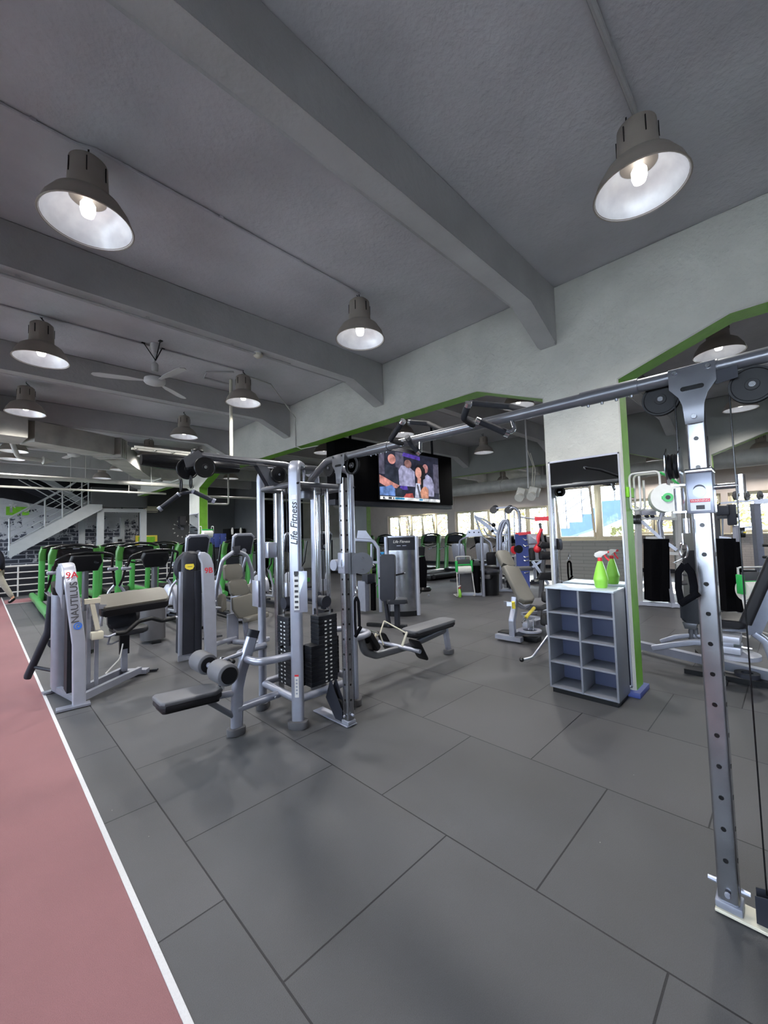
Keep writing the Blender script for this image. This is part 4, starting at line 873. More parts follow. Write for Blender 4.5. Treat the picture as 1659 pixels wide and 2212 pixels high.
m=MB(); m.bar((2.74,6.05,.06),(2.74,6.05,.5),.16,.05,up=(0,1,0)); m.bar((2.92,5.95,.1),(2.86,5.9,.40),.06,.05,up=(0,1,0)); B(m,'seat_column','silver')
m=MB(); m.sweep([(2.30,5.85,.13),(2.62,6.0,.13),(2.78,6.03,.13)],rect(.06,.06,.015),up=(0,0,1)); m.sweep([(2.74,6.0,.09),(2.92,5.65,.09),(3.15,5.75,.09)],rect(.08,.07,.02),up=(0,0,1),fil=.05); B(m,'base_frame','silver')
m=MB(); m.sweep([(2.40,6.1,.7),(2.50,6.05,.70)],rect(.06,.06,.02),up=(0,0,1)); m.tube([(2.34,6.0,.64),(2.56,5.98,.62)],.022,10); m.tube([(2.45,6.2,.6),(2.40,6.2,.25)],.03,10); B(m,'arm_linkage','silver')
m=MB(); m.cyl((2.42,6.2,.22),(2.44,6.2,.34),.05,n=16); m.bar((2.35,6.2,.18),(2.62,6.15,.18),.05,.03); B(m,'pedal_unit','dark tube')
# ---------------------------------------------------------------- ellipticals
def make_ellip(big=False):
    t=thing('elliptical_trainer','','elliptical trainer')
    m=MB(); m.sweep([(0,.12,.05),(0,.12,.50),(0,.12,.62)],rect(.34,.30,.10,6),up=(0,1,0),scales=[1,1,.85]); m.build('front_shroud','foot grey' if not big else 'silver',t)
    m=MB(); m.bb(-.07,.07,-.08,.02,.0,.05,.01); m.bb(-.30,-.2,1.3,1.7,0,.05,.01); m.bb(.2,.30,1.3,1.7,0,.05,.01); m.build('foot','black plastic',t)
    m=MB(); m.sweep([(0,.06,.6),(0,.04,1.28)],rect(.075,.11,.03,5),up=(0,1,0)); m.build('mast','dark tube',t)
    m=MB()
    if big:
        m.plate([(-.20,-.20),(.20,-.20),(.22,.17),(.16,.23),(-.16,.23),(-.22,.17)],(0,.02,1.50),(1,0,0),(0,-.30,.95),.07,.02,3); cs_=m.build('console','silver',t)
        m=MB(); m.plate([(-.17,-.19),(.17,-.19),(.185,.15),(.14,.19),(-.14,.19),(-.185,.15)],(0,-.02,1.49),(1,0,0),(0,-.30,.95),.012,.004); m.build('console_back','charcoal',cs_)
        m=MB(); m.cyl((0,-.04,1.38),(0,-.045,1.38),.05,n=20); m.build('console_badge','silver',cs_)
    else:
        m.plate([(-.15,-.12),(.15,-.12),(.20,.02),(.17,.14),(-.17,.14),(-.20,.02)],(0,.0,1.33),(1,0,0),(0,-.35,.93),.12,.025,3); cs_=m.build('console','black plastic',t)
        m=MB(); m.cyl((.12,-.07,1.34),(.12,-.075,1.34),.035,n=20); m.build('fan_vent','gloss black',cs_)
        m=MB(); m.tube([(-.36,.16,1.22),(-.34,-.02,1.40),(-.2,-.06,1.46),(0,-.06,1.48),(.2,-.06,1.47),(.34,-.02,1.43),(.36,.16,1.22)],.020,12,fil=.06); m.build('handlebar','gloss black',t)
        m=MB(); m.bb(-.44,-.3,.12,.18,1.18,1.23,.015); m.bb(.3,.44,.12,.18,1.18,1.23,.015); m.build('pulse_grip','silver',t)
    for s in (-1,1):
        m=MB(); m.tube([(.36*s,.16,1.30 if not big else 1.52),(.40*s,.22,1.05),(.43*s,.30,.93)],.018,10,fil=.05); m.build('lever_grip','gloss black',t)
        m=MB(); m.tube([(.43*s,.30,.94),(.36*s,.34,.84),(.28*s,.36,.55),(.26*s,.40,.30)],.022,10,fil=.10); m.build('lever','silver light',t)
        m=MB(); m.sweep([(.26*s,.38,.32),(.24*s,1.0,.28),(.2*s,1.6,.30)],rect(.05,.05,.015),up=(0,0,1)); m.build('pedal_arm','silver',t)
        m=MB(); m.bb(.22*s-.07,.22*s+.07,.85,1.25,.33,.37,.015); m.build('pedal','black plastic',t)
    m=MB(); m.bb(-.05,.05,.2,1.6,.06,.13,.01); m.bb(-.3,.3,1.5,1.6,.05,.10,.01); m.build('base_rail','charcoal',t)
    m=MB(); m.lathe([(0,-.10),(.26,-.10),(.30,-.07),(.30,.07),(.26,.10),(0,.10)],(0,1.45,.42),(1,0,0),n=36); m.build('flywheel_cover','silver light' if big else 'foot grey',t)
    return t
e=make_ellip(); e.location=(2.03,7.30,0); e['label']='elliptical trainer with black console behind the preacher curl machine, right one'; e['group']='black console elliptical trainers'
dup(e,(1.14,7.45,0),0,'elliptical trainer with black console at the far left behind the 9A tower','black console elliptical trainers')
g=make_ellip(True); g.location=(2.86,7.75,0); g['label']='elliptical trainer with grey framed console just behind the 9B tower'; g['group']='grey console elliptical trainers'
dup(g,(3.66,7.6,0),0,'elliptical trainer with grey framed console left of the cable station','grey console elliptical trainers')
dup(g,(4.95,7.9,0),0,'elliptical trainer seen between the front posts of the cable station','grey console elliptical trainers')
dup(g,(5.75,7.8,0),0,'elliptical trainer seen through the right half of the cable station','grey console elliptical trainers')
# ---------------------------------------------------------------- treadmills
def make_tread():
    t=thing('treadmill','','treadmill')
    for s in (-1,1):
        m=MB(); m.sweep([(.40*s,.18,.14),(.40*s,.12,.6),(.40*s,.06,1.22)],rect(.13,.14,.045,5),up=(0,1,0)); m.build('upright','machine green',t)
        m=MB(); m.sweep([(.40*s,.06,1.20),(.40*s,.03,1.38),(.37*s,-.02,1.52)],rect(.14,.17,.04,5),up=(0,1,0),scales=[1,1,.85]); m.build('upright_head','head green',t)
        m=MB(); m.sweep([(.45*s,2.0,.14),(.46*s,1.0,.14),(.46*s,.15,.14),(.48*s,-.25,.12)],rect(.15,.17,.06,5),up=(0,0,1),scales=[.85,1,1,.8]); m.build('side_foot','machine green',t)
        m=MB(); m.bb(.33*s-.045,.33*s+.045,.25,2.0,.14,.20,.01); m.build('side_rail','foot grey',t)
        m=MB(); m.tube([(.36*s,.05,1.10),(.34*s,.35,1.06),(.34*s,.55,1.02)],.02,10); hr_=m.build('handrail','gloss black',t)
        m=MB(); m.tube([(.34*s,.42,1.04),(.34*s,.62,1.0)],.025,10); m.build('handrail_grip','silver',hr_)
    m=MB(); m.sweep([(-.41,0,1.50),(-.25,-.03,1.56),(0,-.04,1.585),(.25,-.03,1.56),(.41,0,1.50)],rect(.06,.15,.02,4),up=(0,1,0)); th_=m.build('top_hood','gloss black',t)
    m=MB(); m.plate([(-.36,-.17),(.36,-.17),(.36,.12),(.2,.17),(0,.185),(-.2,.17),(-.36,.12)],(0,.05,1.35),(1,0,0),(0,-.3,.95),.06,.012); cs_=m.build('console','gloss black',t)
    m=MB(); m.plate([(-.26,-.10),(.26,-.10),(.26,.13),(-.26,.13)],(0,.088,1.37),(1,0,0),(0,-.3,.95),.01); m.build('screen','charcoal',cs_)
    m=MB(); m.plate(rect(.12,.014,.003),(0,-.085,1.50),(1,0,0),(0,-.3,.95),.012); m.build('hood_logo','silver',th_)
    m=MB(); m.tube([(-.34,.16,1.16),(0,.24,1.10),(.34,.16,1.16)],.018,10,fil=.1); m.build('cross_handle','gloss black',t)
    m=MB(); m.sweep([(0,-.12,.16),(0,.18,.22),(0,.42,.20)],rect(.70,.20,.05,4),up=(0,0,1),scales=[.75,1,.8]); m.build('motor_hood','black plastic',t)
    m=MB(); m.bb(-.29,.29,.35,2.0,.12,.165,.01); m.build('belt','rubber',t)
    m=MB(); m.bb(-.38,.38,1.9,2.08,.03,.18,.02); m.build('roller_end','black plastic',t)
    m=MB(); m.bb(-.36,.36,.1,.2,.0,.08); m.build('front_foot','black plastic',t)
    return t
tm=make_tread(); tm.location=(1.54,11.3,0); tm['label']='green treadmill at the left end of the front row'; tm['group']='green treadmills on the left'
for x,y,l in ((2.78,11.3,'green treadmill, second from the left in the front row'),(4.1,11.3,'green treadmill left of the 9B tower, third in the front row'),(5.3,11.3,'green treadmill right of the 9B tower behind a grey console trainer'),
    (1.58,13.75,'green treadmill at the left end of the back row, beside the railing'),(2.84,13.75,'green treadmill in the back row between the two nearest front ones'),(4.05,13.75,'green treadmill in the back row behind the preacher curl pad'),(6.5,12.2,'green treadmill seen through the cable station on its left'),(7.65,12.2,'green treadmill seen between the rods of the cable station')):
    dup(tm,(x,y,0),0,l,'green treadmills on the left')
for x,y,l in ((12.9,10.3,'green treadmill facing the far windows, right of the steel weight tower'),(12.9,9.1,'green treadmill facing the far windows, rightmost of the window row'),(12.9,12.9,'green treadmill facing the far windows, left of the steel weight tower'),(12.9,14.1,'green treadmill facing the far windows, leftmost of the window row')):
    c_=dup(tm,(x,y,0),PI/2,l,'green treadmills at the windows')
    for ch in c_.children:
        if ch.name.startswith('side_foot'):
            ch.data=ch.data.copy(); ch.data.materials[0]=MATS['black plastic']
# ---------------------------------------------------------------- staircase and landing at the end of the hall
YS=18.6
t=thing('staircase','grey steel staircase climbing right in front of the brick mural','staircase',(1.9,YS,0))
def B(m,n,mt): return m.build(n,mt,t,world=True)
p=lambda a,b,y=YS: pY(a,b,y)
a,b,c,d=p(20,1180),p(20,1203),p(214,1100),p(190,1089)
for y in (YS,YS+1.15):
    m=MB(); m.plate([(a.x,a.z),(b.x,b.z-.05),(c.x+.1,c.z),(c.x+.1,d.z),(d.x,d.z)],(0,y,0),(1,0,0),(0,0,1),.05); B(m,'stringer','stair paint')
n=11
for k in range(n):
    f=(k+.5)/n; x=a.x+(d.x-a.x)*f; z=a.z+(d.z-a.z)*f-.14
    m=MB(); m.bb(x-.02,x+.26,YS+.03,YS+1.12,z-.02,z+.02); B(m,'tread','charcoal')
def rail(pts,r,mt='stair paint',nm='handrail',y=YS):
    m=MB(); m.tube([p(q[0],q[1],y) for q in pts],r,8); B(m,nm,mt)
rail([(-20,1119),(20,1119),(150,1050),(192,1020)],.035)
for dz in (0,1,2,3):
    rail([(20,1135+14*dz),(192,1043+13*dz)],.014,nm='guard_bar')
for x,y0,y1 in ((20,1120,1190),(97,1078,1160),(135,1058,1120),(177,1035,1100),(191,1025,1103)): rail([(x,y0),(x,y1)],.025,nm='baluster')
# upper flight going back up to the left, behind
t=thing('upper_stair_flight','upper stair flight crossing behind the first one, dark underside','staircase',(2,19.5,3))
m=MB(); q0,q1=pY(30,1040,19.6),pY(190,1105,19.6); m.bar(q0,q1,.06,.35,up=(0,0,1)); B(m,'stringer','charcoal')
m=MB(); q0,q1=pY(75,1020,19.3),pY(200,1100,19.3); m.bar(q0,q1,.05,.22,up=(0,0,1)); B(m,'stringer','stair paint')
for k in range(3):
    m=MB(); m.tube([pY(40+22*k,1036,19.2),pY(165+8*k,1106-14*k,19.2)],.018,6); B(m,'guard_bar','stair paint')
# landing wall and lift-like door frame
g=MB(); g.bb(3.0,4.88,18.62,18.9,2.97,3.72); struct('wall_landing',g,'dark wall paint')
g=MB(); g.bb(2.9,4.88,18.9,20,3.3,3.45); struct('wall_landing',g,'charcoal')
g=MB(); g.bb(3.2,3.42,18.7,18.85,0,2.92); g.bb(4.66,4.88,18.7,18.85,0,2.92); g.bb(3.42,4.66,18.7,18.85,2.78,2.92); struct('door_1',g,'stair paint','grey portal under the landing')
g=MB(); g.bb(4.15,4.3,19.6,19.75,0,2.6); g.bb(2.75,2.95,19.5,19.6,0,2.95); struct('trim_5',g,'stair paint')
g=MB(); g.plate([(-2,3.35),(.6,3.3),(2.2,2.95),(2.9,2.95),(2.9,3.95),(-2,3.95)],(0,19.96,0),(1,0,0),(0,0,1),.06); struct('wall_landing',g,'black wall paint','dark soffit above the brick mural')
# mural logo
t=thing('wall_logo','faded green LIFE lettering with a white arc on the brick mural','wall sign',(1.1,19.97,2.6))
c=pY(38,1107,19.97)
place_text('LIFE',.36,'lettering','mural green',(c.x,19.975,c.z+.04),(1,0,0),(0,0,1),t,ext=.003,bold=.03)
m=MB(); q=[pY(x,y,19.97) for x,y in ((50,1087),(60,1089),(64,1096),(60,1103),(52,1106))]; m.sweep(q,rect(.07,.012),up=(0,1,0),scales=[.3,1,1,.8,.3]); m.build('arc','badge white',t,world=True)
m=MB(); q=pY(28,1092,19.97); 
for k in range(5):
    an=PI/2+2*PI*k/5; m.bar(q,q+V(.11*math.cos(an),0,.11*math.sin(an)),.035,.01,up=(0,1,0))
m.build('star_figure','badge white',t,world=True)
# railing of the stairwell behind the treadmills
t=thing('stairwell_railing','white horizontal-bar railing behind the treadmills at the left','railing',(2.3,17.2,0))
for k in range(5):
    m=MB(); z=.95-.2*k; m.tube([(-1.9,17.2,z),(5.5,17.2,z)],.02 if k else .03,8); m.build('rail_bar','white paint',t,world=True)
for x in (.9,2.3,3.7,5.2):
    m=MB(); m.tube([(x,17.2,0),(x,17.2,.95)],.022,8); m.build('rail_post','white paint',t,world=True)
g=MB(); g.bb(-2.1,6,17.5,17.6,0,.9); struct('wall_stairwell',g,'charcoal')
# partition panels behind the treadmills with LIFE sign
t=thing('partition_screen','dark free-standing partition with small green LIFE lettering behind the treadmills','partition',(5.2,15.0,0))
m=MB(); m.bb(4.85,7.2,15.0,15.08,.25,1.25,.01); m.build('panel','charcoal',t,world=True); m=MB(); m.bb(4.8,7.3,14.95,15.15,0,.12); m.build('panel_base','black plastic',t,world=True)
c=pY(386,1230,14.99); place_text('LIFE',.22,'lettering','mural green',(c.x+.25,14.99,c.z),(1,0,0),(0,0,1),t,ext=.002,bold=.01)
# wall things
t=thing('air_conditioner','cream wall-mounted air conditioner right of the landing','air conditioner',(5.2,19.85,2.98)); a,b=pY(312,1093,19.8),pY(341,1107,19.8)
m=MB(); m.bb(a.x,b.x,19.75,20,b.z,a.z,.03); m.build('case','ac cream',t,world=True); m=MB(); m.bb(a.x+.03,b.x-.03,19.69,19.7,b.z+.02,b.z+.05); m.build('outlet_slot','foot grey',t,world=True)
t=thing('wall_clock','frameless wall clock of separate markers left of the green pillar','clock',(6.7,19.95,2.1)); c=pY(394,1142,19.95)
m=MB(); m.cyl((c.x,19.99,c.z),(c.x,19.95,c.z),.07,n=20); m.build('clock_hub','silver',t,world=True)
for k in range(12):
    an=2*PI*k/12; m=MB(); m.plate(rect(.07,.045,.01),(c.x+.38*math.cos(an),19.98,c.z+.38*math.sin(an)),(math.cos(an),0,math.sin(an)),(-math.sin(an),0,math.cos(an)),.02); m.build('hour_marker','badge white',t,world=True)
for an,l in ((R(148),.34),(R(128),.24)):
    m=MB(); m.bar((c.x,19.96,c.z),(c.x+l*math.cos(an),19.96,c.z+l*math.sin(an)),.02,.01,up=(0,1,0)); m.build('clock_hand','silver',t,world=True)
def boxthing(name,label,cat,px0,py0,px1,py1,y,dep,mt,extra=None,grp=None):
    a,b=pY(px0,py0,y),pY(px1,py1,y); t=thing(name,label,cat,((a.x+b.x)/2,y,b.z),0,grp)
    m=MB(); m.bb(a.x,b.x,y,y+dep,b.z,a.z,.01); m.build('body',mt,t,world=True); return t,a,b
t,a,b=boxthing('notice_board','yellow-green notice board right of the grey portal','notice board',293,1157,340,1176,19.9,.06,'yellow')
m=MB(); m.bb(a.x+.1,b.x-.1,19.89,19.9,b.z+.06,a.z-.06); m.build('notice_sheet','mural green',t,world=True)
t,a,b=boxthing('wall_cabinet','pale wall box seen inside the grey portal','cabinet',245,1160,266,1175,19.5,.2,'stair paint')
m=MB(); m.bb(a.x+.15,a.x+.3,19.49,19.5,b.z+.1,b.z+.2); m.build('label_plate','ink',t,world=True)
t,a,b=boxthing('blue_locker','blue locker block behind the green pillar','locker',449,1153,489,1170,18.5,.4,'blue paint')
m=MB(); m.bb(a.x,b.x,18.5,18.9,0,b.z); m.build('locker_base','charcoal',t,world=True)
for k in range(3):
    m=MB(); x=a.x+(b.x-a.x)*(k+.5)/3; m.bb(x-.13,x+.13,18.485,18.5,a.z-.62,a.z-.03,.004); dd=m.build('locker_door','blue paint',t,world=True)
    m=MB(); m.cyl((x+.1,18.485,a.z-.2),(x+.1,18.47,a.z-.2),.02,n=12); m.build('lock','chrome',dd,world=True)
boxthing('loudspeaker','dark hanging monitor with a grey screen left of the green pillar','monitor',389,1115,402,1134,19.7,.3,'foot grey')
t=thing('water_dispenser','black counter with white dispensers at the dark end wall','counter',(10.5,18.7,0)); m=MB(); a,b=pY(495,1142,18.7),pY(530,1160,18.7); m.bb(a.x,b.x,18.7,19.4,0,a.z,.01); m.build('counter_body','gloss black',t,world=True)
for px in (501,519):
    m=MB(); q=pY(px,1150,18.68); m.lathe([(0,0),(.05,0),(.06,.2),(.03,.32),(0,.33)],(q.x,18.62,q.z-.1),n=14); m.build('dispenser','paper white',t,world=True)
t=thing('reception_counter','long pale reception counter seen between the station posts','counter',(13,18,0)); m=MB(); m.bb(10.9,16.4,17.6,18.2,0,1.45,.01); m.build('counter_front','girder paint',t,world=True); m=MB(); m.bb(10.8,16.5,17.5,18.3,1.45,1.5,.01); m.build('counter_top','white paint',t,world=True)
# roll holder on the second pillar
t=thing('paper_roll_holder','white paper roll in a green holder on the distant green pillar','paper roll holder',(4.8,12.0,1.7))
c=pY(447,1152,12.0)
m=MB(); m.cyl((c.x-.13,11.98,c.z-.02),(c.x+.13,11.98,c.z-.02),.11,n=28); m.build('paper_roll','paper white',t,world=True)
m=MB(); m.tube([(c.x-.17,12.1,c.z-.1),(c.x-.17,12.1,c.z+.2),(c.x-.17,11.95,c.z+.2),(c.x-.17,11.95,c.z)],.01,8,fil=.04); m.tube([(c.x+.17,12.1,c.z-.1),(c.x+.17,12.1,c.z+.2),(c.x+.17,11.95,c.z+.2),(c.x+.17,11.95,c.z)],.01,8,fil=.04); m.build('wire_frame','white paint',t,world=True)
m=MB(); m.bb(c.x-.16,c.x+.16,11.93,11.97,c.z+.08,c.z+.12,.005); m.build('cutter_bar','roll green',t,world=True)
# notice on the wall by the far green column
t=thing('poster','black poster with green print beside the far green column','poster',(15,19.9,1.8)); 
a,b=pY(772,1115,19.94),pY(789,1149,19.94); m=MB(); m.bb(a.x,b.x,19.94,20.0,b.z,a.z); m.build('poster_sheet','ink',t,world=True)
m=MB(); 
for k in range(3): m.bb(a.x+.55*(b.x-a.x),b.x-.06,19.93,19.94,a.z-.22-.2*k,a.z-.12-.2*k)
m.build('poster_print','mural green',t,world=True)
m=MB(); m.bb(a.x+.5*(b.x-a.x),b.x-.03,19.925,19.94,b.z+.1,b.z+.35); m.build('pinned_sheet','paper white',t,world=True)
# ---------------------------------------------------------------- person walking at the left edge (mostly outside the frame)
t=thing('person','person in a dark jacket and light trousers walking out at the left edge','person',(.47,15.3,0))
def skin(verts,edges,rad,name,mt,sub=2,root=0):
    me=bpy.data.meshes.new(name); me.from_pydata([Vector(v) for v in verts],edges,[]); o=bpy.data.objects.new(name,me); COL.objects.link(o)
    md=o.modifiers.new('s','SKIN'); md.use_smooth_shade=True
    for i,r in enumerate(rad): o.data.skin_vertices[0].data[i].radius=r if isinstance(r,tuple) else (r,r); o.data.skin_vertices[0].data[i].use_root=(i==root)
    sb=o.modifiers.new('u','SUBSURF'); sb.levels=sub; sb.render_levels=sub
    bpy.context.view_layer.update(); dg=bpy.context.evaluated_depsgraph_get(); nm=bpy.data.meshes.new_from_object(o.evaluated_get(dg)); bpy.data.objects.remove(o)
    nm.materials.clear(); nm.materials.append(MATS[mt]); o=bpy.data.objects.new(name,nm); COL.objects.link(o); o.parent=t
    for p in nm.polygons: p.use_smooth=True
    return o
# body frame: +x is to the right in the picture, walking to the left (-x), seen from the side
bv=[(-.1,0,.98),(-.11,0,1.15),(-.12,0,1.32),(-.13,0,1.45),(-.15,0,1.53),(-.17,0,1.62),(-.17,0,1.73),
 (-.10,-.09,.92),(.05,-.09,.52),(.24,-.09,.16),(.17,-.09,.07),(-.10,.09,.92),(-.30,.09,.52),(-.36,.09,.10),(-.48,.09,.05),
 (-.13,-.17,1.42),(-.02,-.21,1.18),(-.10,-.22,.95),(-.13,.17,1.42),(-.2,.21,1.18),(-.36,.22,1.02)]
be=[(0,1),(1,2),(2,3),(3,4),(4,5),(5,6),(0,7),(7,8),(8,9),(9,10),(0,11),(11,12),(12,13),(13,14),(3,15),(15,16),(16,17),(3,18),(18,19),(19,20)]
br=[(.13,.10),(.12,.10),(.14,.11),(.11,.09),.055,.085,.09,.085,.06,.042,.04,.085,.06,.042,.04,.05,.042,.03,.05,.042,.03]
skin(bv,be,br,'body','skin')
jv=[(-.1,0,.90),(-.1,0,1.05),(-.12,0,1.28),(-.13,0,1.46),(-.13,-.19,1.43),(-.01,-.24,1.18),(-.09,-.25,.97),(-.13,.19,1.43),(-.2,.24,1.18),(-.34,.25,1.04),(-.14,0,1.53)]
je=[(0,1),(1,2),(2,3),(3,4),(4,5),(5,6),(3,7),(7,8),(8,9),(3,10)]
skin(jv,je,[(.18,.15),(.18,.15),(.19,.15),(.15,.12),.075,.062,.05,.075,.062,.05,.08],'jacket','jacket')
lv=[(-.1,0,.95),(-.10,-.09,.86),(.05,-.09,.52),(.22,-.09,.18),(-.10,.09,.86),(-.30,.09,.52),(-.36,.09,.14)]
skin(lv,[(0,1),(1,2),(2,3),(0,4),(4,5),(5,6)],[(.15,.12),.105,.08,.06,.105,.08,.06],'trousers','trousers')
for v in ([(.27,-.09,.17),(.20,-.09,.09),(.13,-.09,.04)],[(-.34,.09,.06),(-.44,.09,.045),(-.53,.09,.04)]): skin(v,[(0,1),(1,2)],[.05,.05,.04],'shoe','gloss black',1)
h=MB(); h.sphere((-.155,0,1.69),.108,1,.9,1.08); h.build('hair','black fabric',t)
# hand with five fingers on the near arm
hv=[(-.10,-.22,.95),(-.115,-.22,.90),(-.12,-.22,.86)]; he=[(0,1),(1,2)]; hr=[.026,(.036,.018),(.034,.016)]
for k in range(4):
    x0=-.145+.017*k; b0=len(hv); hv+=[(x0,-.22,.835),(x0-.006,-.215,.80),(x0-.01,-.208,.772-.006*abs(k-1.5))]; he+=[(2,b0),(b0,b0+1),(b0+1,b0+2)]; hr+=[.0085,.008,.007]
b0=len(hv); hv+=[(-.15,-.215,.885),(-.168,-.21,.86),(-.172,-.205,.835)]; he+=[(1,b0),(b0,b0+1),(b0+1,b0+2)]; hr+=[.010,.009,.008]
skin(hv,he,hr,'hand','skin',1)
# ---------------------------------------------------------------- steel weight tower with press seat
NV=V(-.707,-.707,0); TV=V(.707,-.707,0)   # facing the viewer / to the viewer's right
t=thing('shoulder_press','steel-fronted weight tower with a black shoulder press seat in front','gym machine',(6.0,5.65,0))
def B(m,n,mt): return m.build(n,mt,t,world=True)
c0=V(6.07,5.63,0); rz=math.atan2(TV.y,TV.x)
m=MB(); pr=[(-.27,-.10),(-.24,-.13)]+[(-.24+.48*k/8,-.13-.05*math.sin(PI*k/8)) for k in range(1,8)]+[(.24,-.13),(.27,-.10),(.27,.12),(-.27,.12)]
def prism(m,pr,c,z0,z1,cap=None):
    m.plate(pr,(c.x,c.y,(z0+z1)/2),TV,-NV,z1-z0); return m
B(prism(MB(),pr,c0,.10,1.30),'steel_front','worn chrome')
B(prism(MB(),[(a*1.0,b*1.0) for a,b in pr],c0,1.30,1.555),'head_panel','charcoal')
B(prism(MB(),[(a*1.02,b*1.02) for a,b in pr],c0,1.555,1.585),'top_cap','silver'); B(prism(MB(),pr,c0,0,.10),'base_panel','black plastic')
for s in (-1,1):
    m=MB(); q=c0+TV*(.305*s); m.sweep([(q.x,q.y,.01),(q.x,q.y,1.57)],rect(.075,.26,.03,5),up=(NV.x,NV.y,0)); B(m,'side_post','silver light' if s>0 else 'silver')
place_text('Life Fitness',.075,'maker_name','badge white',c0+NV*.179+V(0,0,1.47),TV,(0,0,1),t,ext=.001,shear=.25)
place_text('SIGNATURE SERIES',.028,'series_name','badge white',c0+NV*.179+V(0,0,1.385),TV,(0,0,1),t,ext=.001) if False else None
m=MB(); q=c0+NV*.178+V(0,0,1.39); m.plate(rect(.19,.012),q,TV,(0,0,1),.002); B(m,'series_line','silver')
# seat
s0=V(5.05,4.98,0); fx=V(.93,-.37,0); sx_=V(.37,.93,0)
q=pD(838,1250,5.03,5.0)
m=MB(); m.plate(rect(.26,.80,.04,6),(q.x,q.y,.88),(.45,-.89,0),(0.05,.0,1),.09,.02,3); bk=B(m,'backrest','charcoal')
q2=pD(857,1298,5.15,4.95)
m=MB(); m.plate(rect(.36,.30,.05,6),(q2.x,q2.y,.47),(.75,-.66,0),(.66,.75,0),.075,.022,3); B(m,'seat','vinyl dark')
m=MB(); m.bar((q2.x,q2.y,.03),(q2.x,q2.y,.43),.08,.06,up=(1,0,0)); m.bar((q2.x-.1,q2.y+.1,.03),(q2.x-.14,q2.y+.14,.5),.06,.05,up=(1,0,0)); B(m,'seat_column','charcoal')
m=MB(); m.bar((q2.x+.1,q2.y-.12,.03),(q2.x-.2,q2.y+.55,.03),.09,.05); B(m,'base_rail','black plastic')
for a,b in (((874,1238),(852,1243)),((840,1246),(818,1249))):
    m=MB(); p1,p2=pD(*a,5.2,5.0),pD(*b,5.2,5.0); m.tube([p1,p2],.016,10); B(m,'press_grip','rubber'); m=MB(); e=p1 if a[0]>860 else p1; m.sphere(e,.02); B(m,'grip_end','chrome')
# ---------------------------------------------------------------- arch frame machine left of it
t=thing('leg_press_tower','silver arch-framed weight machine with pale head plate behind the crossover column','gym machine',(5.8,6.2,0))
D=(6.0,6.15)
def f(px,py): return pD(px,py,*D)
m=MB(); m.sweep([f(823,1325)*1 if False else V(f(823,1325).x,f(823,1325).y,.01),f(817,1185),f(806,1168),f(770,1166),f(745,1168)],rect(.055,.075,.018,4),up=(0,0,1),fil=.12); B(m,'arch_frame','silver')
m=MB(); a=f(773,1150); 
pts=[f(773,1146),f(790,1146),f(804,1165),f(770,1166)]; bm=m.bm
vs=[bm.verts.new(p) for p in pts]+[bm.verts.new(p+V(.05,.05,0)) for p in pts]
for q in ((0,1,2,3),(7,6,5,4),(0,4,5,1),(1,5,6,2),(2,6,7,3),(3,7,4,0)): m.face([vs[i] for i in q])
B(m,'head_plate','silver light')
m=MB(); m.bar(V(f(806,1290).x,f(806,1290).y,.05),f(806,1258),.09,.07,up=(1,0,0)); B(m,'weight_shroud','black fabric')
m=MB(); q=f(786,1300); m.bar(V(q.x,q.y,.05),f(785,1255),.22,.12,up=(1,0,0)); B(m,'side_shroud','silver')
m=MB(); m.bar(f(745,1212),f(818,1215),.06,.05); m.bar(f(803,1225),f(803,1175),.04,.04,up=(1,0,0)); B(m,'cross_beam','silver')
m=MB(); q=f(796,1250); m.box(q,(.22,.18,.20),.02); B(m,'motor_box','charcoal')
m=MB(); m.tube([f(800,1208),f(796,1228),f(803,1255),f(812,1270),f(822,1252)],.014,8,fil=.05); B(m,'lever','dark tube')
# bag with a cross print
t=thing('gym_bag','bright blue box with a dark cross print standing on a green one','box',(7.6,7.3,.0)); a,b=pD(819,1193,7.6,7.3),pD(833,1212,7.6,7.3)
m=MB(); cc=(a+b)/2; w=(V(a.x,a.y,0)-V(b.x,b.y,0)).length; m.plate(rect(w,a.z-b.z,.02),cc,TV,(0,0,1),.2); m.build('box_body',mat('box blue',rgb(40,150,215),.5),t,world=True)
m=MB(); 
for s in (-1,1): m.plate([(-w*.4,-.11*s-.02),(-w*.4,-.11*s+.02),(w*.4,.11*s+.02),(w*.4,.11*s-.02)][::s],cc+NV*.103,TV,(0,0,1),.003)
m.build('cross_print','ink',t,world=True)
m=MB(); c3=pD(825,1240,7.6,7.3); m.plate(rect(w*.9,c3.z*2-.7,.02),(c3.x,c3.y,(b.z-.02)/2),TV,(0,0,1),.2) if False else m.bb(cc.x-.12,cc.x+.12,cc.y-.12,cc.y+.12,0,b.z-.005,.01); tag(m.build('storage_tub','machine green'),'green storage tub under the bright blue box','tub')
# black seat beyond the steel tower
t=thing('press_bench','black padded bench seat just right of the steel weight tower','gym machine',(7.3,6.3,0)); D=(7.4,6.25)
m=MB(); m.sweep([f(899,1282)+V(.1,.1,.05),f(910,1262),f(911,1225),f(906,1204)],rect(.26,.11,.04,5),up=(NV.x,NV.y,0)); B(m,'backrest','black fabric')
m=MB(); m.sweep([f(905,1200),f(906,1181)],rect(.26,.12,.04,5),up=(NV.x,NV.y,0)); B(m,'headrest','black plastic')
m=MB(); q=f(915,1272); m.lathe([(0,-.05),(.17,-.05),(.19,0),(.15,.05),(0,.05)],q,(0,0,1),n=28); B(m,'seat','gloss black')
m=MB(); m.tube([q,V(q.x-.12,q.y+.1,.25),V(q.x-.2,q.y+.15,.02)],.04,10); m.bar(V(q.x-.3,q.y-.1,.03),V(q.x-.1,q.y+.4,.03),.08,.05); m.sphere(f(926,1286),.025); B(m,'seat_frame','silver')
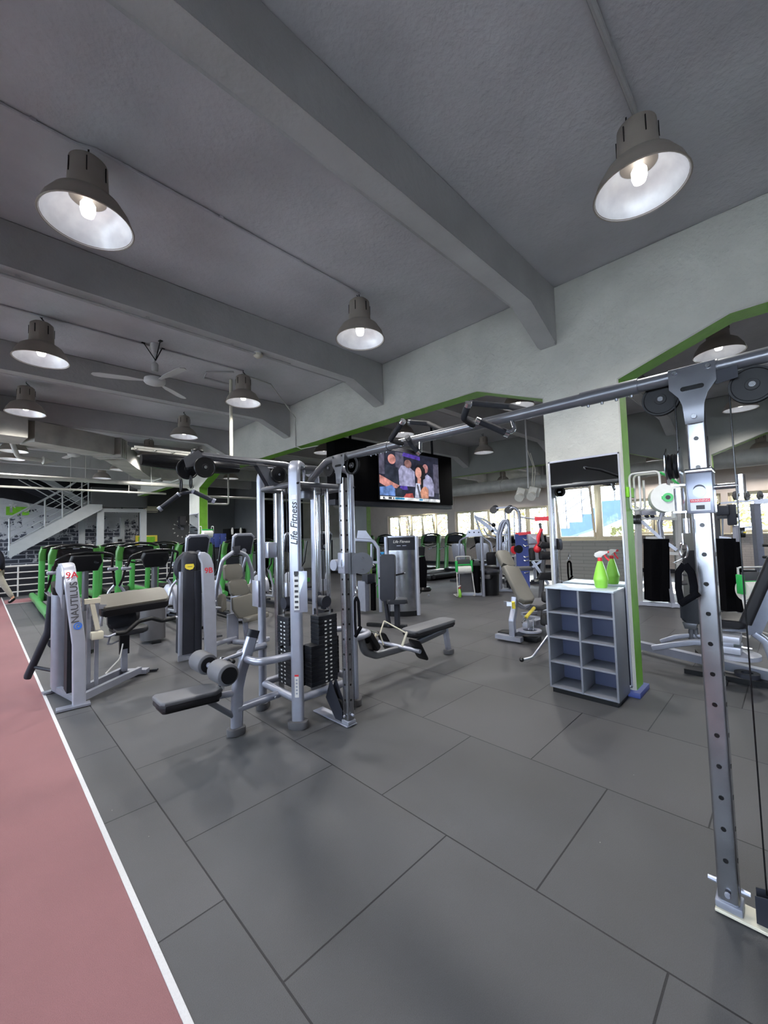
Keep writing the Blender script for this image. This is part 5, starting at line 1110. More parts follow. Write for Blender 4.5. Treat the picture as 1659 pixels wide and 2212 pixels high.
# ---------------------------------------------------------------- bikes by the windows
def make_bike():
    t=thing('exercise_bike','','exercise bike')
    m=MB(); m.bar((-.9,0,.08),(.9,0,.08),.10,.08); m.bar((-.85,-.28,.04),(-.85,.28,.04),.08,.06); m.bar((.85,-.28,.04),(.85,.28,.04),.08,.06); m.build('base_frame','charcoal',t)
    m=MB(); m.plate([(-.35,.05),(-.38,.35),(-.15,.60),(.20,.58),(.42,.35),(.40,.05)],(.35,0,.05),(1,0,0),(0,0,1),.20,.03); m.build('drive_shroud','black plastic',t)
    m=MB(); m.tube([(.55,0,.5),(.80,0,1.15)],.03,10); m.build('mast','silver light',t)
    m=MB(); m.box((.80,0,1.30),(.07,.34,.28),.02,rot=(0,R(-18),0)); cs_=m.build('console','black plastic',t)
    m=MB(); m.box((.772,0,1.30),(.03,.24,.18),.005,rot=(0,R(-18),0)); m.build('console_screen','gloss black',cs_)
    m=MB(); m.tube([(.66,-.3,1.0),(.85,-.2,1.1),(.82,0,1.12),(.85,.2,1.1),(.66,.3,1.0)],.018,8,fil=.08); m.build('handlebar','black plastic',t)
    m=MB(); m.plate(rect(.38,.42,.1,6),(-.45,0,.62),(1,0,0),(0,1,0),.09,.03); m.build('seat','vinyl black',t)
    m=MB(); m.plate(rect(.42,.55,.1,6),(-.70,0,.98),(0,1,0),(-.25,0,1),.08,.03); m.build('backrest','black plastic',t)
    m=MB(); m.plate(rect(.44,.57,.1,6),(-.745,0,.97),(0,1,0),(-.25,0,1),.02,.008); m.build('backrest_shell','silver light',t)
    m=MB(); m.bar((-.5,0,.1),(-.5,0,.6),.08,.08,up=(1,0,0)); m.build('seat_post','silver',t)
    for s in (-1,1):
        m=MB(); m.tube([(-.2,.26*s,.72),(-.45,.27*s,.62)],.016,8); m.build('side_handle','black plastic',t)
        m=MB(); m.box((.25+.14*s,.16*s,.30+.1*s),(.1,.1,.03),.008); m.tube([(.25,.1*s,.3),(.25+.14*s,.12*s,.3+.1*s)],.015,8); m.build('pedal','silver',t)
    return t
bk=make_bike()
BK=[(968,12.3,7.25,8,'exercise bike nearest the rightmost window treadmill'),(1005,12.5,6.7,12,'exercise bike seen through the silver arch frame'),(1035,12.7,5.85,14,'exercise bike behind the right post of the silver arch frame'),(1056,13.6,4.9,14,'exercise bike left of the arched pulldown machine'),(930,12.0,7.95,6,'exercise bike with white backrest in front of the rightmost window treadmill')]
for i,(px,x,y,a,l) in enumerate(BK):
    loc=(x,y,0)
    if i==0: bk.location=loc; bk.rotation_euler=(0,0,R(a)); bk['label']=l; bk['group']='exercise bikes by the windows'
    else: dup(bk,loc,R(a),l,'exercise bikes by the windows')
# ---------------------------------------------------------------- paper roll stand, bottle, bin
def roll_stand(loc,rz,label,s=1):
    t=thing('roll_stand',label,'paper roll stand',loc,rz)
    for s_ in (-1,1):
        m=MB(); m.tube([(.19*s_,.02,1.0),(.19*s_,.0,.78),(.22*s_,-.16,.02),(.22*s_,.22,.02)],.013,8,fil=.05); m.build('side_frame','white paint',t)
    m=MB(); m.tube([(-.19,.02,.9),(-.19,.02,1.0),(.19,.02,1.0),(.19,.02,.9)],.013,8,fil=.06); m.tube([(-.22,.22,.02),(.22,.22,.02)],.013,8); m.build('top_loop','white paint',t)
    m=MB(); m.bb(-.2,.2,-.06,-.02,.78,.81,.005); m.bb(-.215,-.175,-.08,.04,.62,.90,.01); m.bb(.175,.215,-.08,.04,.62,.90,.01); m.build('cutter_bar','roll green',t)
    m=MB(); m.bb(-.16,.16,-.01,.01,.80,.93,.004); m.build('bracket_plate','foot grey',t)
    m=MB(); m.cyl((-.17,-.01,.67),(.17,-.01,.67),.10 if s==1 else .14,n=28); pr_=m.build('paper_roll','paper white',t)
    m=MB(); m.cyl((-.18,-.01,.67),(.18,-.01,.67),.03,n=16); m.build('roll_axle','roll green',pr_)
    return t
q=pZ(1004,1288); roll_stand((q.x,q.y,0),R(-38),'white floor stand with a paper roll and green cutter left of the black bin')
q=pZ(993,1290); bottle(q.x,q.y,0,0,'lime green spray bottle on the floor beside the paper roll stand',1.0)
q=pZ(1062,1287); t=thing('waste_bin','round black lidded waste bin beside the paper roll stand','bin',(q.x+.15,q.y+.12,0))
m=MB(); m.lathe([(0,0),(.21,0),(.235,.52),(.25,.53),(.25,.58),(0,.58)],n=36); m.build('bin_body','black plastic',t)
m=MB(); m.lathe([(0,.58),(.262,.58),(.262,.60),(.24,.63),(.1,.66),(0,.66)],n=36); m.build('lid','charcoal',t)
m=MB(); m.box((-.24,-.08,.48),(.04,.14,.10),.01,rot=(0,0,.3)); m.build('handle','foot grey',t); m=MB(); m.tube([(-.18,-.2,.5),(-.22,-.16,.42),(-.25,-.08,.46)],.012,6); m.build('bag_edge','black fabric',t)
# ---------------------------------------------------------------- silver arch frame with bolt plate
t=thing('arm_curl_tower','silver arch-framed tower with a three-bolt head plate behind the paper roll stand','gym machine',(8.9,5.9,0)); D=(8.9,5.75)
m=MB(); b1,b2=f(1045,1296),f(994,1262); m.sweep([V(b1.x,b1.y,.0),f(1040,1160)],rect(.07,.10,.02,4),up=(NV.x,NV.y,0)); B(m,'post','silver')
D=(9.4,6.3)
m=MB(); m.sweep([V(f(992,1262).x,f(992,1262).y,.0),f(992,1185),f(993,1168),f(1003,1162),f(1012,1158)],rect(.05,.06,.02,4),up=(NV.x,NV.y,0),fil=.1); B(m,'arch_frame','silver')
D=(8.95,5.85)
m=MB(); pts=[f(1012,1145),f(1036,1143),f(1042,1158),f(1006,1160)]; bm=m.bm; vs=[bm.verts.new(p) for p in pts]+[bm.verts.new(p+V(.05,.05,0)) for p in pts]
for qq in ((0,1,2,3),(7,6,5,4),(0,4,5,1),(1,5,6,2),(2,6,7,3),(3,7,4,0)): m.face([vs[i] for i in qq])
B(m,'head_plate','silver light')
for px in (1014,1024,1034):
    m=MB(); m.cyl(f(px,1150)+NV*.012,f(px,1150)-NV*.01,.018,n=12); B(m,'head_bolt','charcoal')
m=MB(); q=f(1030,1245); m.bar(V(q.x,q.y,.08),f(1030,1222),.12,.12,up=(1,0,0)); B(m,'weight_shroud','black fabric')
m=MB(); q=f(1010,1245); m.bar(V(q.x,q.y,.1),f(1010,1240),.40,.05,up=(NV.x,NV.y,0)); B(m,'lower_panel','foot grey')
m=MB(); m.bar(V(f(996,1262).x,f(996,1262).y,.04),V(f(1042,1290).x,f(1042,1290).y,.04),.08,.06); B(m,'base_rail','silver')
m=MB(); q=f(1003,1222); m.plate(rect(.2,.3,.05,5),q,TV,(0,0,1),.08,.02); B(m,'pad','vinyl black')
# ---------------------------------------------------------------- arched pulldown machine with long lever arms
t=thing('pulldown_machine','silver arched plate-loaded pulldown machine with long lever arms before the windows','gym machine',(10.2,5.2,0)); D=(10.2,5.2)
for dx in (0,6):
    m=MB(); m.tube([V(f(1075+dx,1268).x,f(1075+dx,1268).y,0),f(1075+dx,1155),f(1083+dx,1130),f(1092+dx*.6,1122),f(1099,1135),V(f(1103,1265).x,f(1103,1265).y,0)],.045,12,fil=.15,fn=8); B(m,'arch_frame','silver')
m=MB(); m.bar(f(1078,1155),f(1100,1154),.04,.04); m.bar(f(1072,1190),f(1100,1160),.04,.04); B(m,'cross_beam','silver')
for a,b in ((0,0),(3,-8)):
    m=MB(); m.bar(f(1025,1116+b*.3),f(1082,1163+b),.07,.05); B(m,'lever_arm','silver')
m=MB(); m.tube([f(1027,1117),f(1036,1145),f(1043,1160),f(1060,1172),f(1066,1205)],.024,10,fil=.2); B(m,'handle_tube','silver')
m=MB(); m.tube([f(1045,1142),f(1052,1155),f(1075,1165)],.022,10,fil=.1); m.tube([f(1027,1116),f(1044,1121),f(1066,1135),f(1074,1148)],.022,10,fil=.1); B(m,'handle_tube','silver')
m=MB(); m.sphere(f(1066,1134),.06); m.sphere(f(1064,1147),.05); B(m,'pivot','black plastic')
for px in (1090,1094): m=MB(); m.tube([V(f(px,1250).x,f(px,1250).y,.1),f(px,1128)],.012,8); B(m,'guide_rod','chrome')
m=MB(); q=f(1102,1225); m.bar(V(q.x,q.y,.1),f(1102,1203),.16,.14,up=(NV.x,NV.y,0)); B(m,'weight_stack','charcoal')
m=MB(); m.plate(rect(.3,.34,.06,5),f(1063,1206),TV,(0,0,1),.08,.02); m.plate(rect(.36,.3,.06,5),f(1062,1226),TV,(.6,.6,.1),.07,.02); B(m,'pad','vinyl black')
m=MB(); m.bar(V(f(1058,1280).x,f(1058,1280).y,.04),V(f(1108,1268).x,f(1108,1268).y,.04),.1,.06); B(m,'base_rail','silver')
# ---------------------------------------------------------------- tall two-pulley tower
t=thing('pulley_tower','tall slim cable tower with two round pulley heads before the windows','gym machine',(11.8,5.8,0)); D=(11.8,5.9)
m=MB(); m.tube([f(1096,1106),f(1104,1096),f(1113,1097),f(1121,1106),f(1123,1125),V(f(1126,1235).x,f(1126,1235).y,0)],.04,12,fil=.2,fn=8); B(m,'bent_post','silver')
for px in (1066,1098):
    m=MB(); q=f(px,1102); m.cyl(q+NV*.05,q-NV*.03,.11,n=24); B(m,'pulley_head','foot grey'); m=MB(); q=f(px+5,1098); m.cyl(q-NV*.02,q-NV*.12,.10,n=20); B(m,'pulley_back','charcoal')
m=MB(); m.bar(f(1068,1098),f(1102,1095),.05,.05); B(m,'top_beam','silver')
for px,p2 in ((1110,1112),(1092,1093)): m=MB(); m.tube([f(px,1104),f(p2,1165)],.018,8); B(m,'cable_tube','silver')
m=MB(); q=f(1112,1212); m.bar(q-V(0,0,.18),q+V(0,0,.16),.22,.08,up=(NV.x,NV.y,0)); B(m,'stack_block','silver light')
# ---------------------------------------------------------------- barbell rack (blue with red top)
t=thing('barbell_rack','blue barbell rack with a red top rail and short curl bars','barbell rack',(9.6,4.2,0)); D=(9.6,4.1)
q=f(1129,1205)
m=MB(); b0=f(1131,1262); m.plate([(-.13,.05),(.14,.05),(.17,1.53),(-.15,1.53)],(b0.x,b0.y,0),TV,(0,0,1),.05); B(m,'rack_panel','blue paint')
z0=f(1129,1153).z
m=MB(); m.bar(f(1114,1154),f(1147,1151),.10,.07); B(m,'top_rail','red')
for k,y in enumerate((1165,1178,1202,1210,1223,1236)):
    m=MB(); m.tube([f(1116,y),f(1122,y+2),f(1128,y-3),f(1134,y+2),f(1142,y)],.016,8,fil=.03); m.build('curl_bar','chrome',t,world=True)
m=MB(); q=f(1119,1186); m.cyl(q+NV*.06,q-NV*.02,.10,n=24); B(m,'weight_disc','black plastic')
m=MB(); q=f(1113,1188); m.cyl(q,q-NV*.05,.10,n=24); B(m,'weight_disc','red')
m=MB(); q=f(1139,1250); m.bar(V(q.x-.3,q.y-.1,.04),V(q.x+.3,q.y+.1,.04),.06,.05); B(m,'rack_foot','white paint')
# ---------------------------------------------------------------- red-armed machine right of the rack
t=thing('rowing_machine','grey machine with red lever arm and black pads left of the mirror pillar','gym machine',(7.9,3.1,0)); D=(7.7,3.15)
m=MB(); m.bar(V(f(1163,1275).x,f(1163,1275).y,0),f(1175,1190),.07,.06,up=(1,0,0)); m.bar(f(1178,1195),f(1166,1130),.04,.04,up=(1,0,0)); B(m,'upright','foot grey')
m=MB(); m.tube([f(1170,1142),f(1163,1160),f(1160,1180)],.035,10,fil=.1); m.sphere(f(1161,1186),.075); B(m,'red_lever','red')
m=MB(); m.tube([f(1125,1117),f(1155,1121)],.015,8); B(m,'thin_bar','silver')
m=MB(); m.bar(f(1155,1121),f(1190,1120),.09,.08); B(m,'red_beam','red')
m=MB(); m.plate([(-.16,-.01),(-.1,.07),(.25,.0),(.2,-.06),(-.1,-.07)],f(1180,1177),TV,(0,0,1),.14,.03); m.plate(rect(.24,.16,.03),f(1178,1200),TV,(0,0,1),.10,.03); B(m,'arm_pad','vinyl black')
m=MB(); m.plate(rect(.10,.24,.03),f(1149,1197),TV,(.1,.1,1),.10,.02); B(m,'chest_pad','vinyl black')
m=MB(); m.bar(f(1150,1212),f(1185,1262),.05,.05); m.bar(f(1188,1200),f(1150,1225),.04,.04); m.plate(rect(.22,.20,.02),f(1152,1165),TV,(.2,.2,1),.08,.02); B(m,'brace','silver')
m=MB(); m.plate(rect(.34,.1,.04),f(1133,1228),TV,(.5,.5,.2),.07,.02); B(m,'seat','vinyl grey')
m=MB(); m.plate([(-.16,-.03),(-.08,.10),(.17,.11),(.17,-.06)],f(1177,1248),TV,(0,0,1),.12,.03); B(m,'lower_pad','vinyl black')
m=MB(); q=f(1157,1268); m.bar(V(q.x-.2,q.y+.2,.04),V(q.x+.5,q.y-.1,.04),.07,.05); B(m,'base_rail','silver')
# ---------------------------------------------------------------- grey lounge-like abductor bench with yellow levers
t=thing('hip_bench','silver exercise seat with long taupe backrest and yellow lever grips left of the shelf','gym machine',(5.9,2.95,0))
g=lambda px,py,y=3.0: pY(px,py,y)
def slab(poly,y,th,mt,nm,bev=.02):
    m=MB(); P=[pY(a,b,y) for a,b in poly]; m.plate([(p.x,p.z) for p in P],(0,y,0),(1,0,0),(0,0,1),th,bev,3); return B(m,nm,mt)
up_=(pY(1125,1268,3.0)-pY(1085,1200,3.0)); 
P0=pD(1141,1303,5.72,2.80); uu=V(.37,.60,.71).normalized(); ux_=V(.85,-.53,0)
m=MB(); m.plate([(-.12,-.14),(-.04,-.12),(.03,-.21),(.12,-.14),(.12,.12),(.07,.17),(-.07,.17),(-.12,.12)],P0+uu*.86,ux_,uu,.085,.025,3); B(m,'headrest','vinyl taupe')
m=MB(); m.plate([(-.13,-.30),(-.07,-.36),(.07,-.36),(.13,-.30),(.14,.33),(.05,.27),(-.03,.36),(-.13,.33)],P0+uu*.36,ux_,uu,.095,.03,3); B(m,'backrest','vinyl taupe')
m=MB(); m.bar(P0+uu*.05+V(.05,.07,-.05),P0+uu*.9+V(.05,.07,-.06),.05,.04); B(m,'back_support','silver')
c=g(1158,1306)+V(.06,0,0); m=MB(); m.plate(rect(.50,.36,.08,6),c,(1,-.1,.08),(.1,1,0),.09,.03,3); B(m,'seat','vinyl grey')
m=MB(); m.sweep([g(1112,1290),g(1110,1318),g(1106,1340),g(1108,1375)],rect(.08,.09,.02,4),up=(0,1,0),fil=.08); B(m,'rear_leg','silver')
m=MB(); m.sweep([g(1110,1300),g(1130,1312),g(1140,1306)],rect(.06,.07,.02,4),up=(0,1,0)); m.bar(g(1100,1305,2.6),g(1092,1302,3.6),.06,.05); B(m,'seat_beam','silver')
m=MB(); a,b=g(1106,1372),g(1180,1388); m.bar(V(a.x,3.0,.10),V(b.x,3.0,.10),.09,.08); m.bar(V(b.x-.2,2.7,.16),V(b.x-.1,3.3,.16),.12,.07); m.bar(V(a.x,2.85,.06),V(a.x,3.25,.06),.1,.06); B(m,'base_frame','silver')
for k in range(3):
    m=MB(); q=g(1138+14*k,1350-4*k,2.85); m.bb(q.x-.04,q.x+.18,q.y-.05,q.y+.05,q.z-.03,q.z+.04,.004); B(m,'linkage_block','silver light')
m=MB(); q=g(1145,1362,2.8); m.lathe([(.10,-.01),(.16,-.01),(.16,.01),(.10,.01)],(q.x,q.y,.17),(0,0,1),n=32,closed=True); B(m,'range_ring','silver light')
for a,b in (((1136,1334),(1154,1313)),((1108,1300),(1110,1314))):
    m=MB(); m.tube([g(*a,2.8),g(*b,2.8)],.024,10); B(m,'yellow_grip','yellow')
m=MB(); m.tube([g(1145,1322,2.8),g(1128,1345,2.8)],.012,8); m.tube([g(1140,1330,2.8),g(1142,1362,2.8)],.012,8); m.tube([g(1152,1335,2.8),g(1152,1362,2.8)],.012,8); B(m,'linkage_rod','chrome')
for q0,q1 in (((1092,1375),(1106,1372)),((1146,1386),(1162,1382))):
    m=MB(); a=pZ(*q0); m.box((a.x+.05,a.y,.04),(.18,.22,.07),.01); B(m,'rubber_foot','black plastic')
m=MB(); q=pZ(1170,1400); m.tube([(4.72,2.42,.06),(4.80,2.34,.08),(5.2,2.3,.28),(5.6,2.5,.30)],.014,8,fil=.1); B(m,'foot_lever','silver'); m=MB(); m.sphere((4.71,2.43,.06),.028); B(m,'lever_knob','gloss black')
for c,n in ((g(1180,1290,2.7),0),(g(1178,1340,2.7),1)):
    m=MB(); m.box(c,(.16,.12,.16),.03,rot=(0,.3,.2)); B(m,'knee_pad','vinyl black')
# ---------------------------------------------------------------- right side: cable towers with black shrouds
def ctower(t,xc,yc,D,posts,shroud,zs,base,extra):
    pass
t=thing('white_cable_tower','white-framed cable machine with tall black weight shroud behind the green pillar edge','gym machine',(9.9,2.0,0)); D=(9.85,2.0)
for a,b,w in (((1381,1306),(1378,1095),.10),((1452,1300),(1430,1170),.08),((1470,1300),(1464,1100),.07)):
    m=MB(); q=f(*a); m.bar(V(q.x,q.y,.0),f(*b),w,.08,up=(NV.x,NV.y,0)); B(m,'frame_post','white paint' if a[0]!=1452 else 'silver light')
m=MB(); m.sweep([f(1430,1172),f(1425,1130),f(1433,1100)],rect(.08,.08,.02,4),up=(NV.x,NV.y,0)); B(m,'frame_neck','silver light')
m=MB(); m.bar(f(1376,1119),f(1470,1120),.08,.07); m.bar(f(1376,1103),f(1470,1100),.06,.05); m.bar(f(1395,1162),f(1437,1161),.05,.05); m.bar(f(1445,1195),f(1475,1197),.08,.06); B(m,'cross_beam','white paint')
m=MB(); m.bar(f(1385,1125),f(1430,1165),.09,.06); m.bar(f(1434,1168),f(1462,1188),.10,.06); B(m,'brace','silver light')
m=MB(); q=f(1410,1292); m.bar(V(q.x,q.y,.12),f(1408,1164),.20,.24,up=(NV.x,NV.y,0)); B(m,'weight_shroud','black fabric')
m=MB(); q=f(1432,1292); m.bar(V(q.x,q.y,.12),f(1431,1164),.14,.2,up=(NV.x,NV.y,0)); B(m,'weight_shroud','black fabric')
m=MB(); m.box(f(1375,1122),(.18,.18,.20),.02); B(m,'end_buffer','gloss black')
for px in (1394,1406): m=MB(); q=f(px,1116); m.cyl(q+NV*.08,q,.03,n=12); B(m,'pivot_bolt','charcoal')
m=MB(); m.plate(rect(.3,.1,.02),f(1400,1108),TV,(0,0,1),.08,.01); B(m,'pivot_plate','silver light')
for px in (1446,1452): m=MB(); m.bar(f(px,1184),f(px+8,1177),.02,.01); B(m,'stripe','ink')
m=MB(); m.tube([f(1413,1122),f(1414,1165)],.008,6); B(m,'cable','gloss black')
m=MB(); a,b=f(1378,1310),f(1480,1300); m.bar(V(a.x,a.y,.05),V(b.x,b.y,.05),.10,.08); m.bar(V(a.x-.3,a.y+.0,.03),V(a.x+.5,a.y+.5,.03),.12,.05); m.bar(V(b.x,b.y,.05),V(b.x+1.0,b.y-1.4,.05),.10,.08); B(m,'base_rail','silver light')
for k in range(5): m=MB(); m.cyl(f(1473,1185+14*k),f(1484,1186+14*k),.025,n=10); B(m,'bar_peg','foot grey')
m=MB(); m.cyl(f(1468,1260),f(1484,1258),.05,n=16); B(m,'roller','foot grey')
m=MB(); m.plate(rect(.28,.42,.08,6),f(1494,1212),TV,(0,0,1),.09,.03); B(m,'back_pad','vinyl dark')
t=thing('shrouded_cable_tower','silver cable tower with angled black weight shroud right of the chrome column','gym machine',(8.6,.75,0)); D=(8.6,.75)
m=MB(); q=f(1574,1312); m.bar(V(q.x,q.y,.25),f(1566,1163),.24,.22,up=(NV.x,NV.y,0)); B(m,'weight_shroud','black fabric')
m=MB(); q=f(1588,1312); m.bar(V(q.x,q.y,.25),f(1580,1170),.08,.26,up=(NV.x,NV.y,0)); B(m,'shroud_side','black fabric')
m=MB(); q=f(1600,1318); m.bar(V(q.x,q.y,0),f(1590,1135),.06,.07,up=(NV.x,NV.y,0)); m.bar(f(1551,1161),f(1580,1165),.05,.05); B(m,'frame_post','silver light')
m=MB(); q=f(1548,1160); m.bar(V(q.x,q.y,.1),f(1545,1090),.07,.07,up=(NV.x,NV.y,0)); m.bar(f(1548,1118),f(1572,1117),.08,.05); B(m,'frame_post','foot grey')
m=MB(); m.box(f(1581,1112),(.12,.12,.34),.02); m.box(f(1563,1103),(.22,.16,.16),.02); B(m,'counterweight','charcoal')
m=MB(); m.bar(f(1573,1095),f(1588,1095),.03,.03); m.cyl(f(1590,1114),f(1597,1114),.035,n=14); B(m,'stopper','black plastic')
m=MB(); m.tube([f(1561,1105),f(1561,1165)],.012,8); B(m,'guide_rod','dark tube')
m=MB(); a,b=f(1540,1318),f(1610,1322); m.bar(V(a.x,a.y,.06),V(b.x,b.y,.06),.1,.08); B(m,'base_rail','silver light')
# power rack far right
t=thing('power_rack','tall grey rack with round weight plates on its top bar at the right edge','squat rack',(11.8,.9,0)); D=(11.8,.85)
m=MB(); q=f(1643,1235); m.bar(V(q.x,q.y,0),f(1631,1088),.14,.10,up=(NV.x,NV.y,0)); q=f(1700,1235); m.bar(V(q.x,q.y,0),f(1700,1088),.14,.1,up=(NV.x,NV.y,0)); B(m,'rack_post','silver')
m=MB(); m.bar(f(1628,1084),f(1700,1080),.12,.1); m.bar(f(1556,1087),f(1630,1081),.04,.04); m.bar(f(1605,1140),f(1630,1138),.04,.04); B(m,'cross_bar','silver light')
for px in (1589,1613,1642):
    m=MB(); q=f(px,1071); m.lathe([(.02,-.02),(.10,-.02),(.105,0),(.10,.02),(.02,.02)],q,(.3,.95,0),n=28,closed=True); m.cyl(q-V(.02,.05,0),q+V(.02,.05,0),.03,n=12); B(m,'round_plate','foot grey')
m=MB(); m.tube([f(1556,1087),f(1546,1097)],.015,8); B(m,'hook','charcoal')
m=MB(); m.cyl(f(1635,1203),f(1675,1204),.03,n=12); m.cyl(f(1647,1178),f(1680,1178),.03,n=12); m.bar(f(1605,1233),f(1680,1234),.08,.05); B(m,'safety_arm','black plastic')
m=MB(); m.box(f(1600,1150),(.16,.16,.22),.02); B(m,'end_box','gloss black'); m=MB(); m.box(f(1598,1150)+NV*.13,(.05,.05,.03)); B(m,'yellow_badge','yellow')
q=pZ(1637,1378); roll_stand((q.x+.05,q.y,0),R(-50),'white floor stand with a wide paper sheet and green cutter at the right edge',2)
# ---------------------------------------------------------------- hip machine at the right with round leg pad
t=thing('leg_machine','silver leg machine with upright black pad and reclined black backrest at the right edge','gym machine',(5.7,.8,0)); XX=5.6
h=lambda px,py,x=5.6: pX(px,py,x)
m=MB(); m.plate(rect(.21,.27,.05,6),h(1497,1319),(-.1,-1,0) ,(0.05,0,1),.11,.03,3); B(m,'leg_pad','vinyl dark')
m=MB(); q=h(1492,1352); m.plate([(-.07,.04),(.07,.04),(.05,-.03),(-.05,-.03)],q,(0,-1,0),(0,0,1),.10,.01); m.tube([h(1494,1355),h(1494,1392)],.030,12); m.tube([h(1502,1355),h(1504,1378),h(1530,1374)],.025,12,fil=.04); B(m,'pad_bracket','dark tube')
m=MB(); m.sweep([h(1428,1386),h(1460,1376),h(1495,1372),h(1535,1380),h(1560,1385)],rect(.045,.05,.012),up=(0,0,1)); B(m,'swing_arm','silver')
m=MB(); m.sweep([h(1410,1400,5.45),h(1460,1392,5.45),h(1500,1387,5.45),h(1585,1393,5.45)],rect(.06,.06,.012),up=(0,0,1)); B(m,'swing_arm','silver')
m=MB(); a,b=pZ(1390,1410),pZ(1500,1438); m.bar(V(a.x,a.y+.1,.10),V(5.65,.15,.10),.09,.09); B(m,'base_beam','silver')
m=MB(); m.bar(V(5.62,.95,.03),V(5.62,.1,.03),.14,.05); m.bar(V(5.75,.75,.10),V(6.2,.9,.10),.08,.07); B(m,'rubber_base','black plastic')
for c in ((1580,1380),(1582,1402)):
    m=MB(); q=h(*c,5.5); m.bb(q.x-.08,q.x+.2,q.y-.07,q.y+.12,q.z-.035,q.z+.035,.005); B(m,'stop_block','silver light')
m=MB(); q=h(1590,1415); m.lathe([(0,-.02),(.20,-.02),(.20,.02),(.05,.05),(0,.05)],(q.x,q.y,.28),(0,0,1),n=32); B(m,'pivot_disc','silver light')
m=MB(); m.plate(rect(.26,.32,.06,6),h(1580,1340,5.75),(0,-1,0),(.9,0,.1),.09,.03,3); B(m,'seat','vinyl black')
m=MB(); m.tube([h(1560,1362,5.75),h(1610,1362,5.75),h(1622,1345,5.75)],.016,8,fil=.03); B(m,'seat_handle','silver light')
m=MB(); a,b=h(1612,1342,5.5),h(1672,1205,5.5); m.sweep([a,b],rect(.30,.10,.035,5),up=(0,.8,.5)); B(m,'backrest','vinyl black')
m=MB(); P=[h(x,y,5.6) for x,y in ((1615,1358),(1612,1372),(1645,1370),(1662,1335),(1662,1250),(1650,1270),(1635,1310))]; m.plate([(-p.y,p.z) for p in P],(5.6,0,0),(0,-1,0),(0,0,1),.04,.006); B(m,'backrest_plate','silver')
m=MB(); m.sweep([h(1630,1368),h(1655,1385),h(1668,1420),V(5.6,.18,.05)],rect(.07,.09,.02,4),up=(1,0,0),fil=.1); B(m,'rear_leg','silver')
m=MB(); q=h(1625,1402,5.5); m.tube([h(1602,1398,5.5),q],.01,6); m.tube([h(1615,1392,5.5),h(1615,1405,5.5)],.008,6); B(m,'lock_lever','chrome')
m=MB(); q=pZ(1655,1470); m.box((q.x,q.y,.04),(.16,.18,.08),.01); m.box((5.42,.62,.02),(.12,.1,.03),.005); B(m,'rubber_foot','black plastic')
m=MB(); m.lathe([(.05,-.02),(.10,-.02),(.10,.02),(.05,.02)],(5.5,.42,.12),(0,0,1),n=24,closed=True); B(m,'foot_ring','charcoal')
# ---------------------------------------------------------------- outside the windows
g=MB(); g.bb(17.6,60,-20,45,-.6,-.5); struct('ground_outside',g,'outdoor ground')
g=MB(); g.bb(-40,-2.5,-20,45,-.6,-.5); struct('ground_outside',g,'outdoor ground')
def shrub(x,y,h,w,label):
    t=thing('tree',label,'tree',(x,y,-.5),0,'trees outside the far windows')
    m=MB(); rnd=random.Random(int(x*100+y*7))
    m.tube([(0,0,0),(.1,.05,h*.4),(0,0,h*.7)],.09,7)
    for k in range(26):
        a=rnd.uniform(0,2*PI); z=h*rnd.uniform(.25,.7); l=w*rnd.uniform(.5,1); p=V(0,0,z); q=p+V(math.cos(a)*l,math.sin(a)*l,rnd.uniform(.2,1.1)); r_=q+V(rnd.uniform(-.5,.5),rnd.uniform(-.5,.5),rnd.uniform(.1,.6))
        m.tube([p,(p+q)/2+V(0,0,.15),q,r_],.022,4)
        m.tube([q,q+V(rnd.uniform(-.5,.5),rnd.uniform(-.5,.5),rnd.uniform(-.3,.4))],.014,3)
    m.build('branches','bark',t)
    m=MB(); bm=m.bm
    for k in range(1300):
        a=rnd.uniform(0,2*PI); rr=w*math.sqrt(rnd.random()); c=V(math.cos(a)*rr,math.sin(a)*rr,h*rnd.uniform(.25,1.0)); s=rnd.uniform(.05,.14)
        u=V(rnd.uniform(-1,1),rnd.uniform(-1,1),rnd.uniform(-1,1)).normalized(); v=u.orthogonal().normalized()
        vs=[bm.verts.new(c+u*s),bm.verts.new(c+v*s*.5),bm.verts.new(c-u*s),bm.verts.new(c-v*s*.5)]; m.face(vs)
    m.build('foliage','leaf',t)
k=0
PL=['leafy tree outside the left bank of far windows','leafy tree outside the second far window from the left','bare twiggy tree behind the window treadmills','yellow-green tree outside behind the exercise bikes','tree outside behind the long lever arms','tree outside behind the tall pulley tower','tree outside left of the mirror pillar','tree outside right of the green pillar','tree outside behind the rack at the right edge','tree outside at the far right window']
for i,l in enumerate(PL):
    y=21.0-2.75*i; shrub(19.8+(i%2)*.5,y,3.7+(i*37%10)*.08,1.3,l)
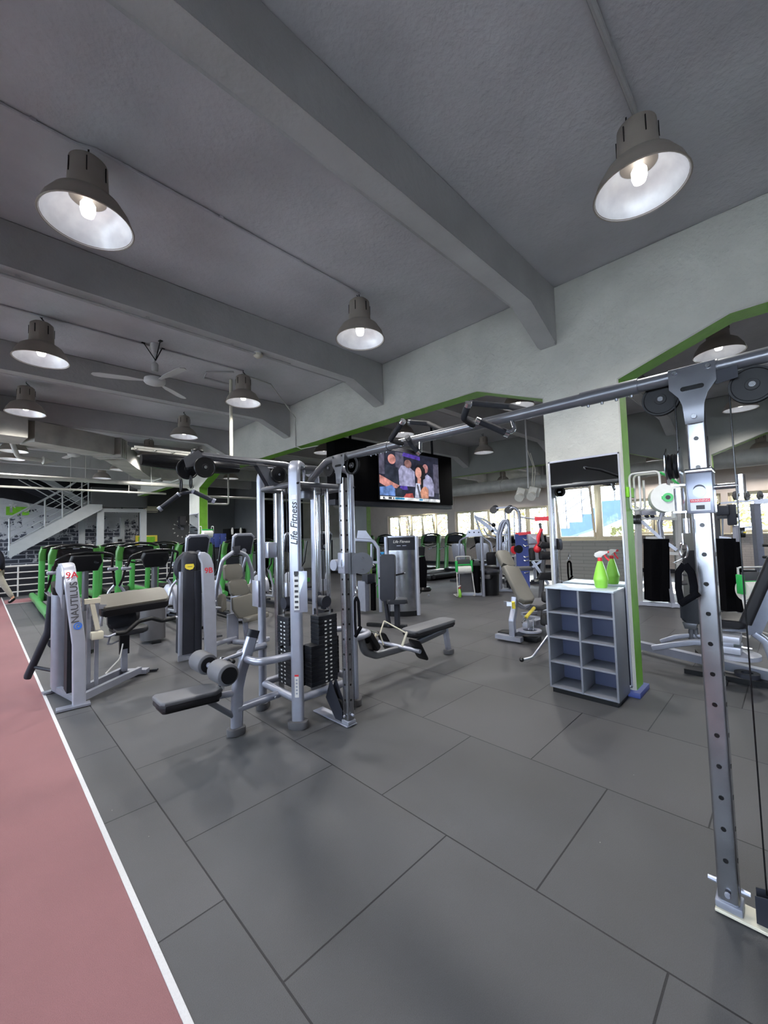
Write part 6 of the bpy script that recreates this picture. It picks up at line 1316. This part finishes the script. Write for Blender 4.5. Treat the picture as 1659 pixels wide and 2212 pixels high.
# outside stair reflected in the mirror
t=thing('outside_staircase','pale blue concrete outside stair with railing, reflected in the pillar mirror','staircase',(-4.9,4.5,-.5))
m=MB(); top=[(5.8,1.46),(5.45,1.46),(5.45,1.65),(5.12,1.65),(5.12,1.84),(4.72,1.84),(4.72,2.08),(4.4,2.08),(4.4,2.26),(4.12,2.26),(4.12,2.45),(1.0,2.45)]
m.plate(top+[(1.0,2.05),(3.6,1.97),(4.35,1.64),(5.45,1.29),(5.8,1.15)],(-4.9,0,0),(0,1,0),(0,0,1),.8); m.build('stair_body','outdoor blue',t,world=True)
m=MB(); m.bb(-5.3,-4.5,5.7,6.1,-.5,1.3); m.bb(-5.3,-4.5,1.0,1.4,-.5,2.1); m.build('stair_support','outdoor blue',t,world=True)
for dz in (.25,.5,.75):
    m=MB(); m.tube([(-4.5,5.8,1.35+dz),(-4.5,4.1,2.35+dz),(-4.5,1.2,2.4+dz)],.015,6); m.build('rail_bar','foot grey',t,world=True)
for yy,z in ((5.2,1.65),(4.7,2.0),(3.75,2.45),(2.6,2.45)):
    m=MB(); m.tube([(-4.5,yy,z),(-4.5,yy,z+.95)],.018,6); m.build('rail_post','foot grey',t,world=True)
for x,y,h_,l in ((-6.2,3.4,2.2,'leafy bush under the outside stair, reflected in the mirror'),(-6.6,6.6,2.0,'leafy bush beyond the outside stair, reflected in the mirror')):
    shrub(x,y,h_,1.0,l)
# ---------------------------------------------------------------- camera, world, light
Mx=CAMM
cam=bpy.data.cameras.new('camera'); co=bpy.data.objects.new('camera',cam); COL.objects.link(co)
cam.sensor_fit='HORIZONTAL'; cam.sensor_width=36; cam.lens=880.251405/1659*36; cam.clip_start=.05; cam.clip_end=300
r=Vector(Mx[0]); u=-Vector(Mx[1]); b=-Vector(Mx[2])
co.matrix_world=Matrix(((r.x,u.x,b.x,0),(r.y,u.y,b.y,0),(r.z,u.z,b.z,1.635),(0,0,0,1)))
S.camera=co
wd=bpy.data.worlds.new('world'); S.world=wd; wd.use_nodes=True; bg=wd.node_tree.nodes['Background']; bg.inputs[0].default_value=(.80,.87,1,1); bg.inputs[1].default_value=SKY
S.view_settings.view_transform='Standard'; S.view_settings.look='None'; S.view_settings.gamma=1; S.view_settings.exposure=EXPO; S.view_settings.use_curve_mapping=False
sn=bpy.data.lights.new('sun','SUN'); so=bpy.data.objects.new('sun',sn); COL.objects.link(so); sn.energy=14; sn.angle=R(1.5); sn.color=(1,.93,.84)
so.rotation_euler=Vector((1,.12,.50)).to_track_quat('Z','Y').to_euler(); so.location=(22,4,8)
